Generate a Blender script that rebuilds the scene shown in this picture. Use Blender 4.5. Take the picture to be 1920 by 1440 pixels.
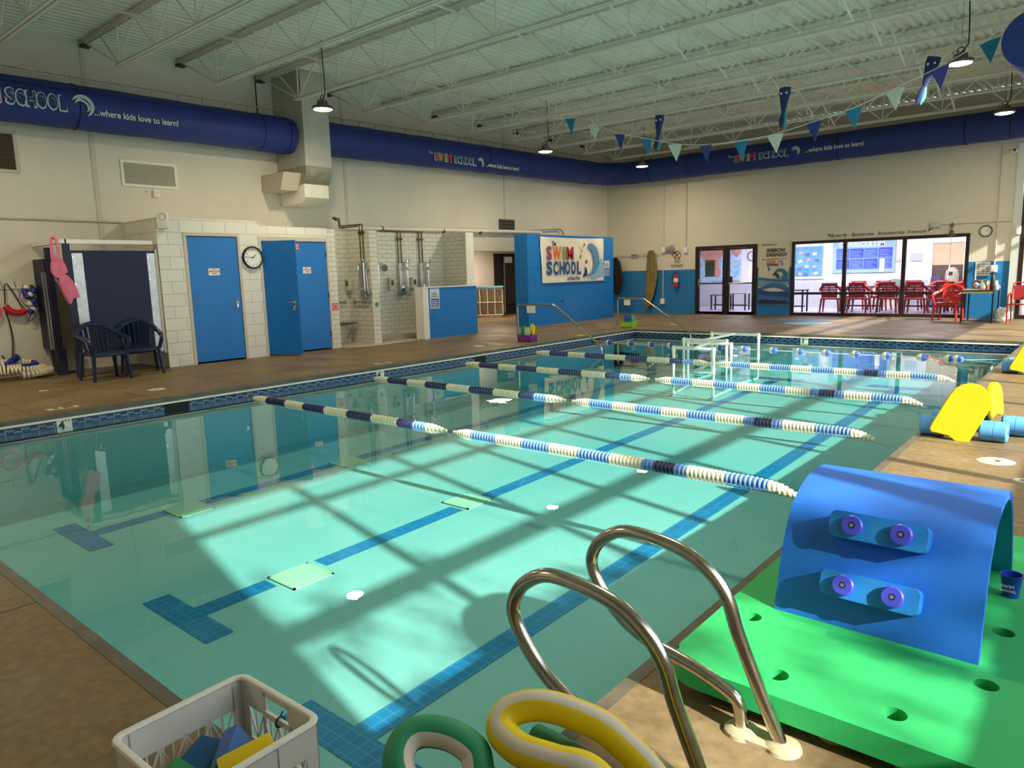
import bpy, bmesh, math, random
from mathutils import Vector, Matrix
import numpy as np
random.seed(7)
for o in list(bpy.data.objects): bpy.data.objects.remove(o, do_unlink=True)
C = bpy.context.scene.collection
S = bpy.context.scene
# ---------------------------------------------------------------- camera
def look(yaw, pitch, roll):
    f = Vector((math.sin(yaw)*math.cos(pitch), math.cos(yaw)*math.cos(pitch), -math.sin(pitch)))
    r0 = Vector((math.cos(yaw), -math.sin(yaw), 0)); u0 = r0.cross(f)
    r = r0*math.cos(roll) + u0*math.sin(roll); u = -r0*math.sin(roll) + u0*math.cos(roll)
    m = Matrix((r, u, -f)).transposed().to_4x4()
    return m
cam = bpy.data.objects.new('camera', bpy.data.cameras.new('camera')); C.objects.link(cam)
m = look(-0.70520, 0.15270, -0.02790); m.translation = (8.7717, -0.9287, 1.38)
cam.matrix_world = m
cam.data.sensor_width = 36; cam.data.lens = 1344.6/1920*36; cam.data.clip_start = .05; cam.data.clip_end = 300
S.camera = cam
# ---------------------------------------------------------------- light, sky, exposure
S.view_settings.view_transform = 'Standard'; S.view_settings.look = 'None'
S.view_settings.gamma = 1; S.view_settings.use_curve_mapping = False
S.view_settings.exposure = 0.74
w = bpy.data.worlds.new('sky'); S.world = w; w.use_nodes = True
bg = w.node_tree.nodes['Background']; bg.inputs[0].default_value = (0.86, 0.93, 1.0, 1); bg.inputs[1].default_value = 2.0
sd = Vector((-1, .23, -.6)).normalized()
sun = bpy.data.objects.new('sun', bpy.data.lights.new('sun', 'SUN')); C.objects.link(sun)
sun.rotation_euler = sd.to_track_quat('-Z', 'Y').to_euler(); sun.location = (20, -3, 12)
sun.data.energy = 7.4; sun.data.color = (1.0, .93, .76); sun.data.angle = math.radians(.85)
LAMP_W = 42
def arealight(name, loc, size, power, col, rot=(0, 0, 0), shape='RECTANGLE', sy=None):
    l = bpy.data.lights.new(name, 'AREA'); l.energy = power; l.color = col; l.shape = shape; l.size = size
    if shape == 'RECTANGLE': l.size_y = sy or size
    o = bpy.data.objects.new(name, l); C.objects.link(o); o.location = loc; o.rotation_euler = rot
    return o
# unseen area lamps added to light the lobby behind the glazing
for lx in (-.3, 2.2, 4.8): arealight('lobby_fill', (lx, 22.2, 2.62), 1.2, 95, (.93, .92, 1.0), sy=.9)
arealight('alcove_fill', (-6, 15.8, 2.3), .6, 45, (1.0, .82, .62), sy=.6)  # unseen warm lamp added to stand in for bounce in the alcove

# ---------------------------------------------------------------- constants of the place
PW, PL, YF, XL, XR, YN, ZC = 7.6, 13.89, 19.62, -4.4, 10.3, -4.5, 5.30
ZW = -.14                      # water level
def zfloor(y): return -.99 + .018*max(0, y)

# ---------------------------------------------------------------- helpers
def tag(o, label=None, cat=None, group=None, kind=None):
    if label: o['label'] = label
    if cat: o['category'] = cat
    if group: o['group'] = group
    if kind: o['kind'] = kind
    return o
def thing(name, label, cat, loc=(0, 0, 0), rz=0, group=None):
    o = bpy.data.objects.new(name, None); C.objects.link(o); o.empty_display_size = .1
    o.location = loc; o.rotation_euler = (0, 0, rz)
    return tag(o, label, cat, group)
def dup(root, loc=None, rz=None, label=None, group=None):
    r = root.copy(); C.objects.link(r)
    if loc is not None: r.location = loc
    if rz is not None: r.rotation_euler = (0, 0, rz)
    if label: r['label'] = label
    if group: r['group'] = group
    for ch in list(root.children):
        c = ch.copy(); C.objects.link(c); c.parent = r
        for g in list(ch.children):
            d = g.copy(); C.objects.link(d); d.parent = c
    return r
def frames(pts, closed=False):
    n = len(pts); T = []
    for i in range(n):
        if closed: t = pts[(i+1) % n]-pts[i-1]
        else: t = pts[min(i+1, n-1)]-pts[max(i-1, 0)]
        T.append(t.normalized())
    a = Vector((0, 0, 1)) if abs(T[0].z) < .9 else Vector((1, 0, 0))
    N = [(a-T[0]*a.dot(T[0])).normalized()]
    for i in range(1, n):
        v = N[-1]-T[i]*N[-1].dot(T[i])
        N.append(v.normalized() if v.length > 1e-6 else N[-1])
    return T, N
class B:
    def __init__(s): s.bm = bmesh.new(); s.fm = {}
    def quad(s, *ps):
        vs = [s.bm.verts.new(p) for p in ps]; return s.bm.faces.new(vs)
    def box(s, x0, x1, y0, y1, z0, z1, mi=0):
        v = [s.bm.verts.new((x, y, z)) for z in (z0, z1) for y in (y0, y1) for x in (x0, x1)]
        for f in ((0, 2, 3, 1), (4, 5, 7, 6), (0, 1, 5, 4), (2, 6, 7, 3), (0, 4, 6, 2), (1, 3, 7, 5)):
            s.bm.faces.new([v[i] for i in f]).material_index = mi
        return s
    def obox(s, c, size, M=None, bev=0):
        r = bmesh.ops.create_cube(s.bm, size=1)
        vs = r['verts']; M = (M or Matrix.Identity(3)).to_3x3()
        for v in vs: v.co = Vector((v.co.x*size[0], v.co.y*size[1], v.co.z*size[2]))
        if bev:
            es = list({e for v in vs for e in v.link_edges})
            rr = bmesh.ops.bevel(s.bm, geom=es, offset=bev, segments=2, affect='EDGES', profile=.6)
            vs = list({v for f in rr['faces'] for v in f.verts} | {v for v in vs if v.is_valid})
        for v in vs: v.co = M @ v.co + Vector(c)
        return s
    def beam(s, a, b, w, h, up=(0, 0, 1)):
        a = Vector(a); b = Vector(b); t = (b-a); L = t.length; t.normalize()
        u = Vector(up); u = u-t*u.dot(t)
        if u.length < 1e-4: u = Vector((1, 0, 0))-t*t.x
        u.normalize(); r = t.cross(u)
        M = Matrix((t, r, u)).transposed()
        return s.obox((a+b)/2, (L, w, h), M)
    def tube(s, pts, r, n=10, closed=False, caps=True, mi=0, flat=1.0):
        pts = [Vector(p) for p in pts]; T, N = frames(pts, closed); rings = []
        rs = r if isinstance(r, (list, tuple)) else [r]*len(pts)
        for p, t, nn, rr in zip(pts, T, N, rs):
            b = t.cross(nn)
            rings.append([s.bm.verts.new(p+nn*math.cos(2*math.pi*k/n)*rr+b*math.sin(2*math.pi*k/n)*rr*flat) for k in range(n)])
        m = len(rings)
        for i in range(m if closed else m-1):
            A, Bq = rings[i], rings[(i+1) % m]
            for k in range(n):
                f = s.bm.faces.new((A[k], A[(k+1) % n], Bq[(k+1) % n], Bq[k])); f.smooth = True; f.material_index = mi(i, k) if callable(mi) else mi
        if caps and not closed:
            f = s.bm.faces.new(rings[0][::-1]); g = s.bm.faces.new(rings[-1])
            for q in (f, g): q.material_index = 0 if callable(mi) else mi
        return s
    def cyl(s, a, b, r, n=16, mi=0): return s.tube([a, b], r, n, mi=mi)
    def lathe(s, prof, c=(0, 0, 0), axis='z', n=20, mi=0, caps=True):
        c = Vector(c); rings = []
        for rad, h in prof:
            ring = []
            for k in range(n):
                a = 2*math.pi*k/n; p = (rad*math.cos(a), rad*math.sin(a), h)
                if axis == 'x': p = (h, p[0], p[1])
                if axis == 'y': p = (p[1], h, p[0])
                ring.append(s.bm.verts.new(c+Vector(p)))
            rings.append(ring)
        for A, Bq in zip(rings, rings[1:]):
            for k in range(n):
                f = s.bm.faces.new((A[k], A[(k+1) % n], Bq[(k+1) % n], Bq[k])); f.smooth = True; f.material_index = mi
        for r_ in ((rings[0][::-1], rings[-1]) if caps else ()):
            s.bm.faces.new(r_).material_index = mi
        return s
    def prism(s, poly, lo, hi, axis='z', mi=0):
        def P(a, b, h): return {'z': (a, b, h), 'x': (h, a, b), 'y': (a, h, b)}[axis]
        A = [s.bm.verts.new(P(a, b, lo)) for a, b in poly]; D = [s.bm.verts.new(P(a, b, hi)) for a, b in poly]
        n = len(poly)
        for k in range(n): s.bm.faces.new((A[k], A[(k+1) % n], D[(k+1) % n], D[k])).material_index = mi
        s.bm.faces.new(A[::-1]).material_index = mi; s.bm.faces.new(D).material_index = mi
        return s
    def sphere(s, c, r, sc=(1, 1, 1), n=12):
        rr = bmesh.ops.create_uvsphere(s.bm, u_segments=n, v_segments=max(6, n//2+2), radius=r)
        for v in rr['verts']: v.co = Vector((v.co.x*sc[0], v.co.y*sc[1], v.co.z*sc[2]))+Vector(c)
        for f in {f for v in rr['verts'] for f in v.link_faces}: f.smooth = True
        return s
    def ob(s, name, mat, parent=None, world=True, smooth=False, origin='base', fix=True):
        bm = s.bm
        if fix: bmesh.ops.recalc_face_normals(bm, faces=bm.faces)
        me = bpy.data.meshes.new(name); bm.to_mesh(me); bm.free()
        for mm in (mat if isinstance(mat, (list, tuple)) else [mat]): me.materials.append(mm)
        if smooth:
            for f in me.polygons: f.use_smooth = True
        me.set_sharp_from_angle(angle=math.radians(42))
        o = bpy.data.objects.new(name, me); C.objects.link(o)
        if parent is not None:
            if world:
                off = Vector(parent.location)
                if parent.parent: off += Vector(parent.parent.location)
                me.transform(Matrix.Translation(-off))
            o.parent = parent
        elif origin == 'base' and len(me.vertices):
            a = np.empty(len(me.vertices)*3); me.vertices.foreach_get('co', a); a = a.reshape(-1, 3)
            c = Vector(((a[:, 0].min()+a[:, 0].max())/2, (a[:, 1].min()+a[:, 1].max())/2, a[:, 2].min()))
            me.transform(Matrix.Translation(-c)); o.location = c
        return o
def rrect(w, h, r, n=5, cx=0, cy=0):
    P = []
    for sx, sy, a0 in ((1, 1, 0), (-1, 1, 90), (-1, -1, 180), (1, -1, 270)):
        for k in range(n+1):
            a = math.radians(a0+90*k/n); P.append((cx+sx*(w/2-r)+r*math.cos(a), cy+sy*(h/2-r)+r*math.sin(a)))
    return P
def arc(c, r, a0, a1, n, ax=(1, 0, 0), ay=(0, 0, 1)):
    c = Vector(c); ax = Vector(ax); ay = Vector(ay)
    return [c+ax*r*math.cos(math.radians(a0+(a1-a0)*k/n))+ay*r*math.sin(math.radians(a0+(a1-a0)*k/n)) for k in range(n+1)]
def fillet(pts, r, n=6):
    pts = [Vector(p) for p in pts]; out = [pts[0]]
    for i in range(1, len(pts)-1):
        p = pts[i]; a = (pts[i-1]-p); b = (pts[i+1]-p); rr = min(r, a.length*.49, b.length*.49)
        A = p+a.normalized()*rr; D = p+b.normalized()*rr
        for k in range(n+1):
            t = k/n; out.append(A*(1-t)**2+p*2*t*(1-t)+D*t*t)
    out.append(pts[-1]); return out
def smoothpath(pts, n=8, closed=False):
    pts = [Vector(p) for p in pts]; m = len(pts); out = []
    for i in range(m if closed else m-1):
        p0 = pts[(i-1) % m] if closed or i > 0 else pts[0]*2-pts[1]; p1 = pts[i]; p2 = pts[(i+1) % m]
        p3 = pts[(i+2) % m] if closed or i+2 < m else pts[-1]*2-pts[-2]
        for k in range(n):
            t = k/n; out.append(.5*((2*p1)+(-p0+p2)*t+(2*p0-5*p1+4*p2-p3)*t*t+(-p0+3*p1-3*p2+p3)*t**3))
    if not closed: out.append(pts[-1])
    return out

# ---------------------------------------------------------------- materials
MATS = {}
def pm(name, rgb, rough=.5, metal=0, rgb2=None, scale=6, bump=0, bscale=None, spec=.5, emit=0, trans=0, alpha=None, coat=0):
    if name in MATS: return MATS[name]
    m = bpy.data.materials.new(name); m.use_nodes = True; nt = m.node_tree; N = nt.nodes; L = nt.links
    b = N['Principled BSDF']; b.inputs['Base Color'].default_value = (*rgb, 1); b.inputs['Roughness'].default_value = rough
    b.inputs['Metallic'].default_value = metal; b.inputs['Specular IOR Level'].default_value = spec
    if coat: b.inputs['Coat Weight'].default_value = coat
    if trans: b.inputs['Transmission Weight'].default_value = trans
    if alpha is not None: b.inputs['Alpha'].default_value = alpha
    g = N.new('ShaderNodeNewGeometry')
    if rgb2 is not None:
        t = N.new('ShaderNodeTexNoise'); t.inputs['Scale'].default_value = scale; t.inputs['Detail'].default_value = 6
        L.new(g.outputs['Position'], t.inputs['Vector'])
        r = N.new('ShaderNodeValToRGB'); r.color_ramp.elements[0].position = .35; r.color_ramp.elements[1].position = .68
        r.color_ramp.elements[0].color = (*rgb, 1); r.color_ramp.elements[1].color = (*rgb2, 1)
        L.new(t.outputs['Fac'], r.inputs[0]); L.new(r.outputs[0], b.inputs['Base Color'])
    else:
        # a faint mottling so that no surface is perfectly even
        t = N.new('ShaderNodeTexNoise'); t.inputs['Scale'].default_value = 9; t.inputs['Detail'].default_value = 3
        L.new(g.outputs['Position'], t.inputs['Vector'])
        mx = N.new('ShaderNodeMix'); mx.data_type = 'RGBA'; mx.inputs[6].default_value = (*[c*.93 for c in rgb], 1); mx.inputs[7].default_value = (*[min(1, c*1.06) for c in rgb], 1)
        L.new(t.outputs['Fac'], mx.inputs[0]); L.new(mx.outputs[2], b.inputs['Base Color'])
    if bump:
        t2 = N.new('ShaderNodeTexNoise'); t2.inputs['Scale'].default_value = bscale or scale*4; t2.inputs['Detail'].default_value = 5
        L.new(g.outputs['Position'], t2.inputs['Vector'])
        bp = N.new('ShaderNodeBump'); bp.inputs['Strength'].default_value = bump; bp.inputs['Distance'].default_value = .01
        L.new(t2.outputs['Fac'], bp.inputs['Height']); L.new(bp.outputs[0], b.inputs['Normal'])
    if emit:
        b.inputs['Emission Color'].default_value = (*rgb, 1); b.inputs['Emission Strength'].default_value = emit
    MATS[name] = m; return m
def math_(N, L, op, a, b=None):
    n = N.new('ShaderNodeMath'); n.operation = op
    for i, v in enumerate((a, b)):
        if v is None: continue
        if isinstance(v, (int, float)): n.inputs[i].default_value = v
        else: L.new(v, n.inputs[i])
    return n.outputs[0]
def brickmat(name, c1, c2, mortar, bw, rh, ms=.006, rough=.5, bump=.5, blue_to=None, blue=None, spec=.5):
    """running-bond blocks on any axis-aligned wall: u = x + y, v = z"""
    m = bpy.data.materials.new(name); m.use_nodes = True; nt = m.node_tree; N = nt.nodes; L = nt.links; b = N['Principled BSDF']
    b.inputs['Roughness'].default_value = rough; b.inputs['Specular IOR Level'].default_value = spec
    g = N.new('ShaderNodeNewGeometry'); sp = N.new('ShaderNodeSeparateXYZ'); L.new(g.outputs['Position'], sp.inputs[0])
    u = math_(N, L, 'ADD', sp.outputs[0], sp.outputs[1]); cb = N.new('ShaderNodeCombineXYZ'); L.new(u, cb.inputs[0]); L.new(sp.outputs[2], cb.inputs[1])
    t = N.new('ShaderNodeTexBrick'); L.new(cb.outputs[0], t.inputs['Vector'])
    t.inputs['Color1'].default_value = (*c1, 1); t.inputs['Color2'].default_value = (*c2, 1); t.inputs['Mortar'].default_value = (*mortar, 1)
    t.inputs['Scale'].default_value = 1; t.inputs['Brick Width'].default_value = bw; t.inputs['Row Height'].default_value = rh
    t.inputs['Mortar Size'].default_value = ms; t.inputs['Mortar Smooth'].default_value = .3
    L.new(t.outputs['Color'], b.inputs['Base Color'])
    bp = N.new('ShaderNodeBump'); bp.inputs['Strength'].default_value = bump; bp.inputs['Distance'].default_value = .006; bp.invert = True
    L.new(t.outputs['Fac'], bp.inputs['Height']); L.new(bp.outputs[0], b.inputs['Normal'])
    return m
WHITE = (.70, .66, .54)
M_wall = pm('painted_wall', (.62, .60, .52), .65, rgb2=(.70, .67, .57), scale=.7, bump=.15, bscale=60)
M_cmu = brickmat('white_block', (.74, .74, .68), (.70, .70, .64), (.50, .50, .44), .4, .2, .007, .55)
M_cmub = brickmat('blue_block', (.0, .175, .55), (.0, .165, .52), (.006, .22, .60), .4, .2, .006, .45)
M_tile = brickmat('shower_tile', (.70, .69, .60), (.66, .65, .56), (.30, .29, .25), .26, .095, .005, .3, .4)
M_white = pm('white_paint', (.78, .77, .70), .45)
M_frame = pm('door_frame_paint', (.55, .51, .42), .5)
M_door = pm('blue_door', (.0, .165, .55), .42, rgb2=(.0, .18, .59), scale=3)
M_bluep = pm('blue_edge', (.004, .12, .42), .45)
M_black = pm('black_plastic', (.012, .012, .014), .45)
M_dark = pm('dark_void', (.015, .013, .012), .8)
M_steel = pm('stainless_steel', (.62, .58, .50), .2, 1, rgb2=(.50, .46, .40), scale=30)
M_galv = pm('galvanised_steel', (.55, .55, .52), .38, .9, rgb2=(.42, .43, .42), scale=14)
M_chrome = pm('chrome', (.75, .75, .73), .15, 1)
M_pipe = pm('copper_pipe', (.12, .08, .05), .45, .6)
M_pvc = pm('white_pvc', (.78, .78, .72), .35)
M_roofw = pm('white_joist_paint', (.76, .76, .70), .45)
M_deckm = pm('roof_deck_paint', (.82, .83, .76), .5, rgb2=(.72, .74, .67), scale=1.5)
M_duct = pm('navy_fabric', (.012, .034, .21), .6, rgb2=(.014, .042, .25), scale=2.2, bump=.25, bscale=9)
M_ductS = pm('duct_seam', (.005, .010, .06), .8)
M_navy = pm('navy_vinyl', (.010, .014, .045), .55)
M_paper = pm('paper', (.80, .80, .76), .7)
M_red = pm('red_plastic', (.55, .012, .018), .38)
M_ltext = pm('pale_print', (.72, .76, .70), .7)
M_bronze = pm('dark_bronze_frame', (.030, .022, .020), .4, .4)
M_foamb = pm('light_blue_foam', (.10, .36, .80), .75, bump=.1, bscale=80)
M_yel = pm('yellow_foam', (.72, .53, .0), .7, bump=.06, bscale=90)
M_grn = pm('green_mat_foam', (.02, .45, .13), .7, bump=.06, bscale=80)
M_arch = pm('blue_arch_foam', (.006, .14, .62), .6, bump=.05, bscale=80)
M_archin = pm('teal_foam', (.01, .30, .62), .65)
M_purp = pm('violet_plastic', (.06, .07, .62), .4)

def deckmat():
    m = bpy.data.materials.new('sealed_concrete'); m.use_nodes = True; nt = m.node_tree; N = nt.nodes; L = nt.links; b = N['Principled BSDF']
    g = N.new('ShaderNodeNewGeometry')
    n1 = N.new('ShaderNodeTexNoise'); n1.inputs['Scale'].default_value = 1.3; n1.inputs['Detail'].default_value = 8; n1.inputs['Roughness'].default_value = .65
    n2 = N.new('ShaderNodeTexNoise'); n2.inputs['Scale'].default_value = 22; n2.inputs['Detail'].default_value = 6
    for n in (n1, n2): L.new(g.outputs['Position'], n.inputs['Vector'])
    r = N.new('ShaderNodeValToRGB'); e = r.color_ramp.elements
    e[0].position = .3; e[0].color = (.105, .070, .036, 1); e[1].position = .72; e[1].color = (.31, .235, .135, 1)
    k = e.new(.5); k.color = (.19, .138, .074, 1)
    a = math_(N, L, 'MULTIPLY', n2.outputs['Fac'], .35); s = math_(N, L, 'ADD', math_(N, L, 'MULTIPLY', n1.outputs['Fac'], .65), a)
    L.new(s, r.inputs[0])
    # sawn control joints about every 1.2 m
    bt = N.new('ShaderNodeTexBrick'); bt.offset = 0; bt.inputs['Scale'].default_value = 1; bt.inputs['Brick Width'].default_value = 2.4; bt.inputs['Row Height'].default_value = 1.25
    bt.inputs['Mortar Size'].default_value = .007; bt.inputs['Color1'].default_value = (1, 1, 1, 1); bt.inputs['Color2'].default_value = (1, 1, 1, 1); bt.inputs['Mortar'].default_value = (.28, .25, .22, 1)
    mp = N.new('ShaderNodeMapping'); mp.inputs['Location'].default_value = (2.0, -.3, 0); L.new(g.outputs['Position'], mp.inputs[0]); L.new(mp.outputs[0], bt.inputs['Vector'])
    mx = N.new('ShaderNodeMix'); mx.data_type = 'RGBA'; mx.blend_type = 'MULTIPLY'; mx.inputs[0].default_value = 1
    L.new(r.outputs[0], mx.inputs[6]); L.new(bt.outputs['Color'], mx.inputs[7]); L.new(mx.outputs[2], b.inputs['Base Color'])
    rr = N.new('ShaderNodeMapRange'); rr.inputs[1].default_value = .4; rr.inputs[2].default_value = .65; rr.inputs[3].default_value = .42; rr.inputs[4].default_value = .7
    L.new(n1.outputs['Fac'], rr.inputs[0]); L.new(rr.outputs[0], b.inputs['Roughness'])
    bp = N.new('ShaderNodeBump'); bp.inputs['Strength'].default_value = .35; bp.inputs['Distance'].default_value = .006
    b.inputs['Specular IOR Level'].default_value = .18
    L.new(n2.outputs['Fac'], bp.inputs['Height']); L.new(bp.outputs[0], b.inputs['Normal'])
    return m
M_deck = deckmat()
M_cop = pm('damp_coping', (.075, .075, .055), .5, rgb2=(.13, .115, .08), scale=5, bump=.3, bscale=50)

def plaster():
    m = pm('pool_plaster', (.34, .54, .52), .6, rgb2=(.37, .57, .55), scale=1.2)
    return m
M_plaster = plaster()
def lanetile(name, c1, c2, mort):
    m = bpy.data.materials.new(name); m.use_nodes = True; nt = m.node_tree; N = nt.nodes; L = nt.links; b = N['Principled BSDF']
    b.inputs['Roughness'].default_value = .4
    g = N.new('ShaderNodeNewGeometry'); bt = N.new('ShaderNodeTexBrick'); bt.offset = 0; bt.inputs['Scale'].default_value = 1
    bt.inputs['Brick Width'].default_value = .075; bt.inputs['Row Height'].default_value = .075; bt.inputs['Mortar Size'].default_value = .004
    bt.inputs['Color1'].default_value = (*c1, 1); bt.inputs['Color2'].default_value = (*c2, 1); bt.inputs['Mortar'].default_value = (*mort, 1)
    L.new(g.outputs['Position'], bt.inputs['Vector']); L.new(bt.outputs['Color'], b.inputs['Base Color'])
    return m
M_lane = lanetile('lane_tile', (.01, .17, .42), (.012, .21, .48), (.05, .30, .50))
def bandmat(name, axis):
    """waterline tile: navy with a pale wave running through every 6-inch tile"""
    m = bpy.data.materials.new(name); m.use_nodes = True; nt = m.node_tree; N = nt.nodes; L = nt.links; b = N['Principled BSDF']
    b.inputs['Roughness'].default_value = .25
    g = N.new('ShaderNodeNewGeometry'); sp = N.new('ShaderNodeSeparateXYZ'); L.new(g.outputs['Position'], sp.inputs[0])
    u = math_(N, L, 'DIVIDE', sp.outputs[axis], .152); v = math_(N, L, 'DIVIDE', math_(N, L, 'ADD', sp.outputs[2], .20), .152)
    s1 = math_(N, L, 'SINE', math_(N, L, 'MULTIPLY', u, 2*math.pi)); s2 = math_(N, L, 'SINE', math_(N, L, 'MULTIPLY', u, 6*math.pi))
    wv = math_(N, L, 'ADD', math_(N, L, 'MULTIPLY', s1, .09), math_(N, L, 'MULTIPLY', s2, .04))
    d = math_(N, L, 'SUBTRACT', v, wv)
    r = N.new('ShaderNodeValToRGB'); cr = r.color_ramp; cr.interpolation = 'CONSTANT'
    cols = [(0, (.03, .12, .22)), (.16, (.06, .17, .30)), (.26, (.012, .03, .11)), (.40, (.012, .022, .09)), (.52, (.13, .27, .42)), (.60, (.03, .09, .24)), (.68, (.010, .014, .07))]
    cr.elements[0].position = 0; cr.elements[0].color = (*cols[0][1], 1); cr.elements[1].position = cols[1][0]; cr.elements[1].color = (*cols[1][1], 1)
    for p_, c_ in cols[2:]:
        e = cr.elements.new(p_); e.color = (*c_, 1)
    L.new(d, r.inputs[0])
    fr = math_(N, L, 'FRACT', u); gl = math_(N, L, 'LESS_THAN', fr, .04)
    mx = N.new('ShaderNodeMix'); mx.data_type = 'RGBA'; L.new(gl, mx.inputs[0]); L.new(r.outputs[0], mx.inputs[6]); mx.inputs[7].default_value = (.18, .26, .38, 1)
    L.new(mx.outputs[2], b.inputs['Base Color'])
    return m
M_bandY = bandmat('wave_tile_long', 1); M_bandX = bandmat('wave_tile_short', 0)
def water():
    m = bpy.data.materials.new('pool_water'); m.use_nodes = True; nt = m.node_tree; N = nt.nodes; L = nt.links
    N.remove(N['Principled BSDF']); out = N['Material Output']
    g = N.new('ShaderNodeNewGeometry')
    n1 = N.new('ShaderNodeTexNoise'); n1.inputs['Scale'].default_value = 2.2; n1.inputs['Detail'].default_value = 2
    n2 = N.new('ShaderNodeTexNoise'); n2.inputs['Scale'].default_value = 9; n2.inputs['Detail'].default_value = 2
    for n in (n1, n2): L.new(g.outputs['Position'], n.inputs['Vector'])
    h = math_(N, L, 'ADD', n1.outputs['Fac'], math_(N, L, 'MULTIPLY', n2.outputs['Fac'], .12))
    bp = N.new('ShaderNodeBump'); bp.inputs['Strength'].default_value = .06; bp.inputs['Distance'].default_value = .02; L.new(h, bp.inputs['Height'])
    dt = N.new('ShaderNodeVectorMath'); dt.operation = 'DOT_PRODUCT'; L.new(g.outputs['Incoming'], dt.inputs[0]); L.new(bp.outputs[0], dt.inputs[1])
    c = math_(N, L, 'SUBTRACT', 1, math_(N, L, 'ABSOLUTE', dt.outputs['Value'])); p5 = math_(N, L, 'POWER', c, 5)
    f = math_(N, L, 'ADD', .02, math_(N, L, 'MULTIPLY', p5, .98))
    tr = N.new('ShaderNodeBsdfTransparent'); tr.inputs[0].default_value = (.97, 1, .995, 1)
    gl = N.new('ShaderNodeBsdfGlossy'); gl.inputs['Roughness'].default_value = 0.0; L.new(bp.outputs[0], gl.inputs['Normal'])
    mx = N.new('ShaderNodeMixShader'); L.new(f, mx.inputs[0]); L.new(tr.outputs[0], mx.inputs[1]); L.new(gl.outputs[0], mx.inputs[2])
    L.new(mx.outputs[0], out.inputs['Surface'])
    va = N.new('ShaderNodeVolumeAbsorption'); va.inputs['Color'].default_value = (.12, .80, .83, 1); va.inputs['Density'].default_value = .30
    L.new(va.outputs[0], out.inputs['Volume'])
    return m
M_water = water()
def glass(name='window_glass', tint=(.95, .95, .97)):
    if name in MATS: return MATS[name]
    m = bpy.data.materials.new(name); m.use_nodes = True; nt = m.node_tree; N = nt.nodes; L = nt.links
    N.remove(N['Principled BSDF']); out = N['Material Output']
    lw = N.new('ShaderNodeFresnel'); lw.inputs[0].default_value = 1.45
    tr = N.new('ShaderNodeBsdfTransparent'); tr.inputs[0].default_value = (*tint, 1); gl = N.new('ShaderNodeBsdfGlossy'); gl.inputs['Roughness'].default_value = .0
    mx = N.new('ShaderNodeMixShader'); L.new(lw.outputs[0], mx.inputs[0]); L.new(tr.outputs[0], mx.inputs[1]); L.new(gl.outputs[0], mx.inputs[2]); L.new(mx.outputs[0], out.inputs[0])
    MATS[name] = m; return m
M_glass = glass()

# text as real, slightly raised lettering
RX = Matrix(((0, 0, 1), (1, 0, 0), (0, 1, 0)))        # on a wall facing +x (text runs +y)
RY = Matrix(((1, 0, 0), (0, 0, -1), (0, 1, 0)))       # on a wall facing -y (text runs +x)
RZ = Matrix.Identity(3)
def text(body, size, mat, loc, R, parent, name='lettering', bold=0, shear=0, align='LEFT', depth=.0015, sx=1.0, label=None, rot=0, fitw=None):
    cu = bpy.data.curves.new('t', 'FONT'); cu.body = body; cu.size = size; cu.extrude = depth; cu.offset = bold; cu.shear = shear; cu.align_x = align; cu.resolution_u = 3
    o = bpy.data.objects.new('t', cu); C.objects.link(o)
    dg = bpy.context.evaluated_depsgraph_get(); me = bpy.data.meshes.new_from_object(o.evaluated_get(dg)); bpy.data.objects.remove(o)
    if fitw:
        xs_ = [v.co.x for v in me.vertices]; sx = fitw/(max(xs_)-min(xs_))
    me.transform(Matrix.Diagonal((sx, 1, 1, 1)))
    if rot: me.transform(Matrix.Rotation(rot, 4, 'Z'))
    M = R.to_4x4(); M.translation = Vector(loc)
    me.transform(M)
    me.materials.clear(); me.materials.append(mat); me.name = name
    q = bpy.data.objects.new(name, me); C.objects.link(q)
    if parent is not None:
        off = Vector(parent.location)
        if parent.parent: off += Vector(parent.parent.location)
        me.transform(Matrix.Translation(-off)); q.parent = parent
    if label: q['label'] = label
    return q
def struct(name, b, mat, **k): return tag(b.ob(name, mat, **k), kind='structure')
# ================================================================ setting
# floor slab around the basin
b = B()
b.box(-4.6, 0, YN, YF+.15, -.25, 0).box(PW, XR+.1, YN, YF+.15, -.25, 0).box(0, PW, YN, 0, -.25, 0).box(0, PW, PL, YF+.15, -.25, 0)
struct('floor', b, M_deck, origin=None)
# rounded damp coping edge
b = B()
for pts in ([(0, 0), (0, PL)], [(0, PL), (PW, PL)], [(PW, PL), (PW, 0)], [(PW, 0), (0, 0)]):
    (x0, y0), (x1, y1) = pts
    b.beam((x0, y0, -.02), (x1, y1, -.02), .05, .044)
b.box(-.13, .0, -.0, PL+.13, 0, .004).box(0, PW+.1, PL, PL+.13, 0, .004)
struct('trim_1', b, M_cop, origin=None)
b = B()
e = .0
b.box(-.02, .034, 0, PL, -.066, -.043).box(0, PW, PL-.034, PL+.02, -.066, -.043).box(PW-.012, PW+.02, 0, PL, -.052, -.040).box(0, PW, -.02, .012, -.052, -.040)
struct('trim_2', b, M_white, origin=None)
b = B(); b.box(-.05, .006, 0, PL, -.204, -.05).box(PW-.006, PW+.05, 0, PL, -.204, -.05)
struct('trim_3', b, M_bandY, origin=None)
b = B(); b.box(0, PW, PL-.006, PL+.05, -.204, -.05).box(0, PW, -.05, .006, -.204, -.05)
struct('trim_4', b, M_bandX, origin=None)
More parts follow.
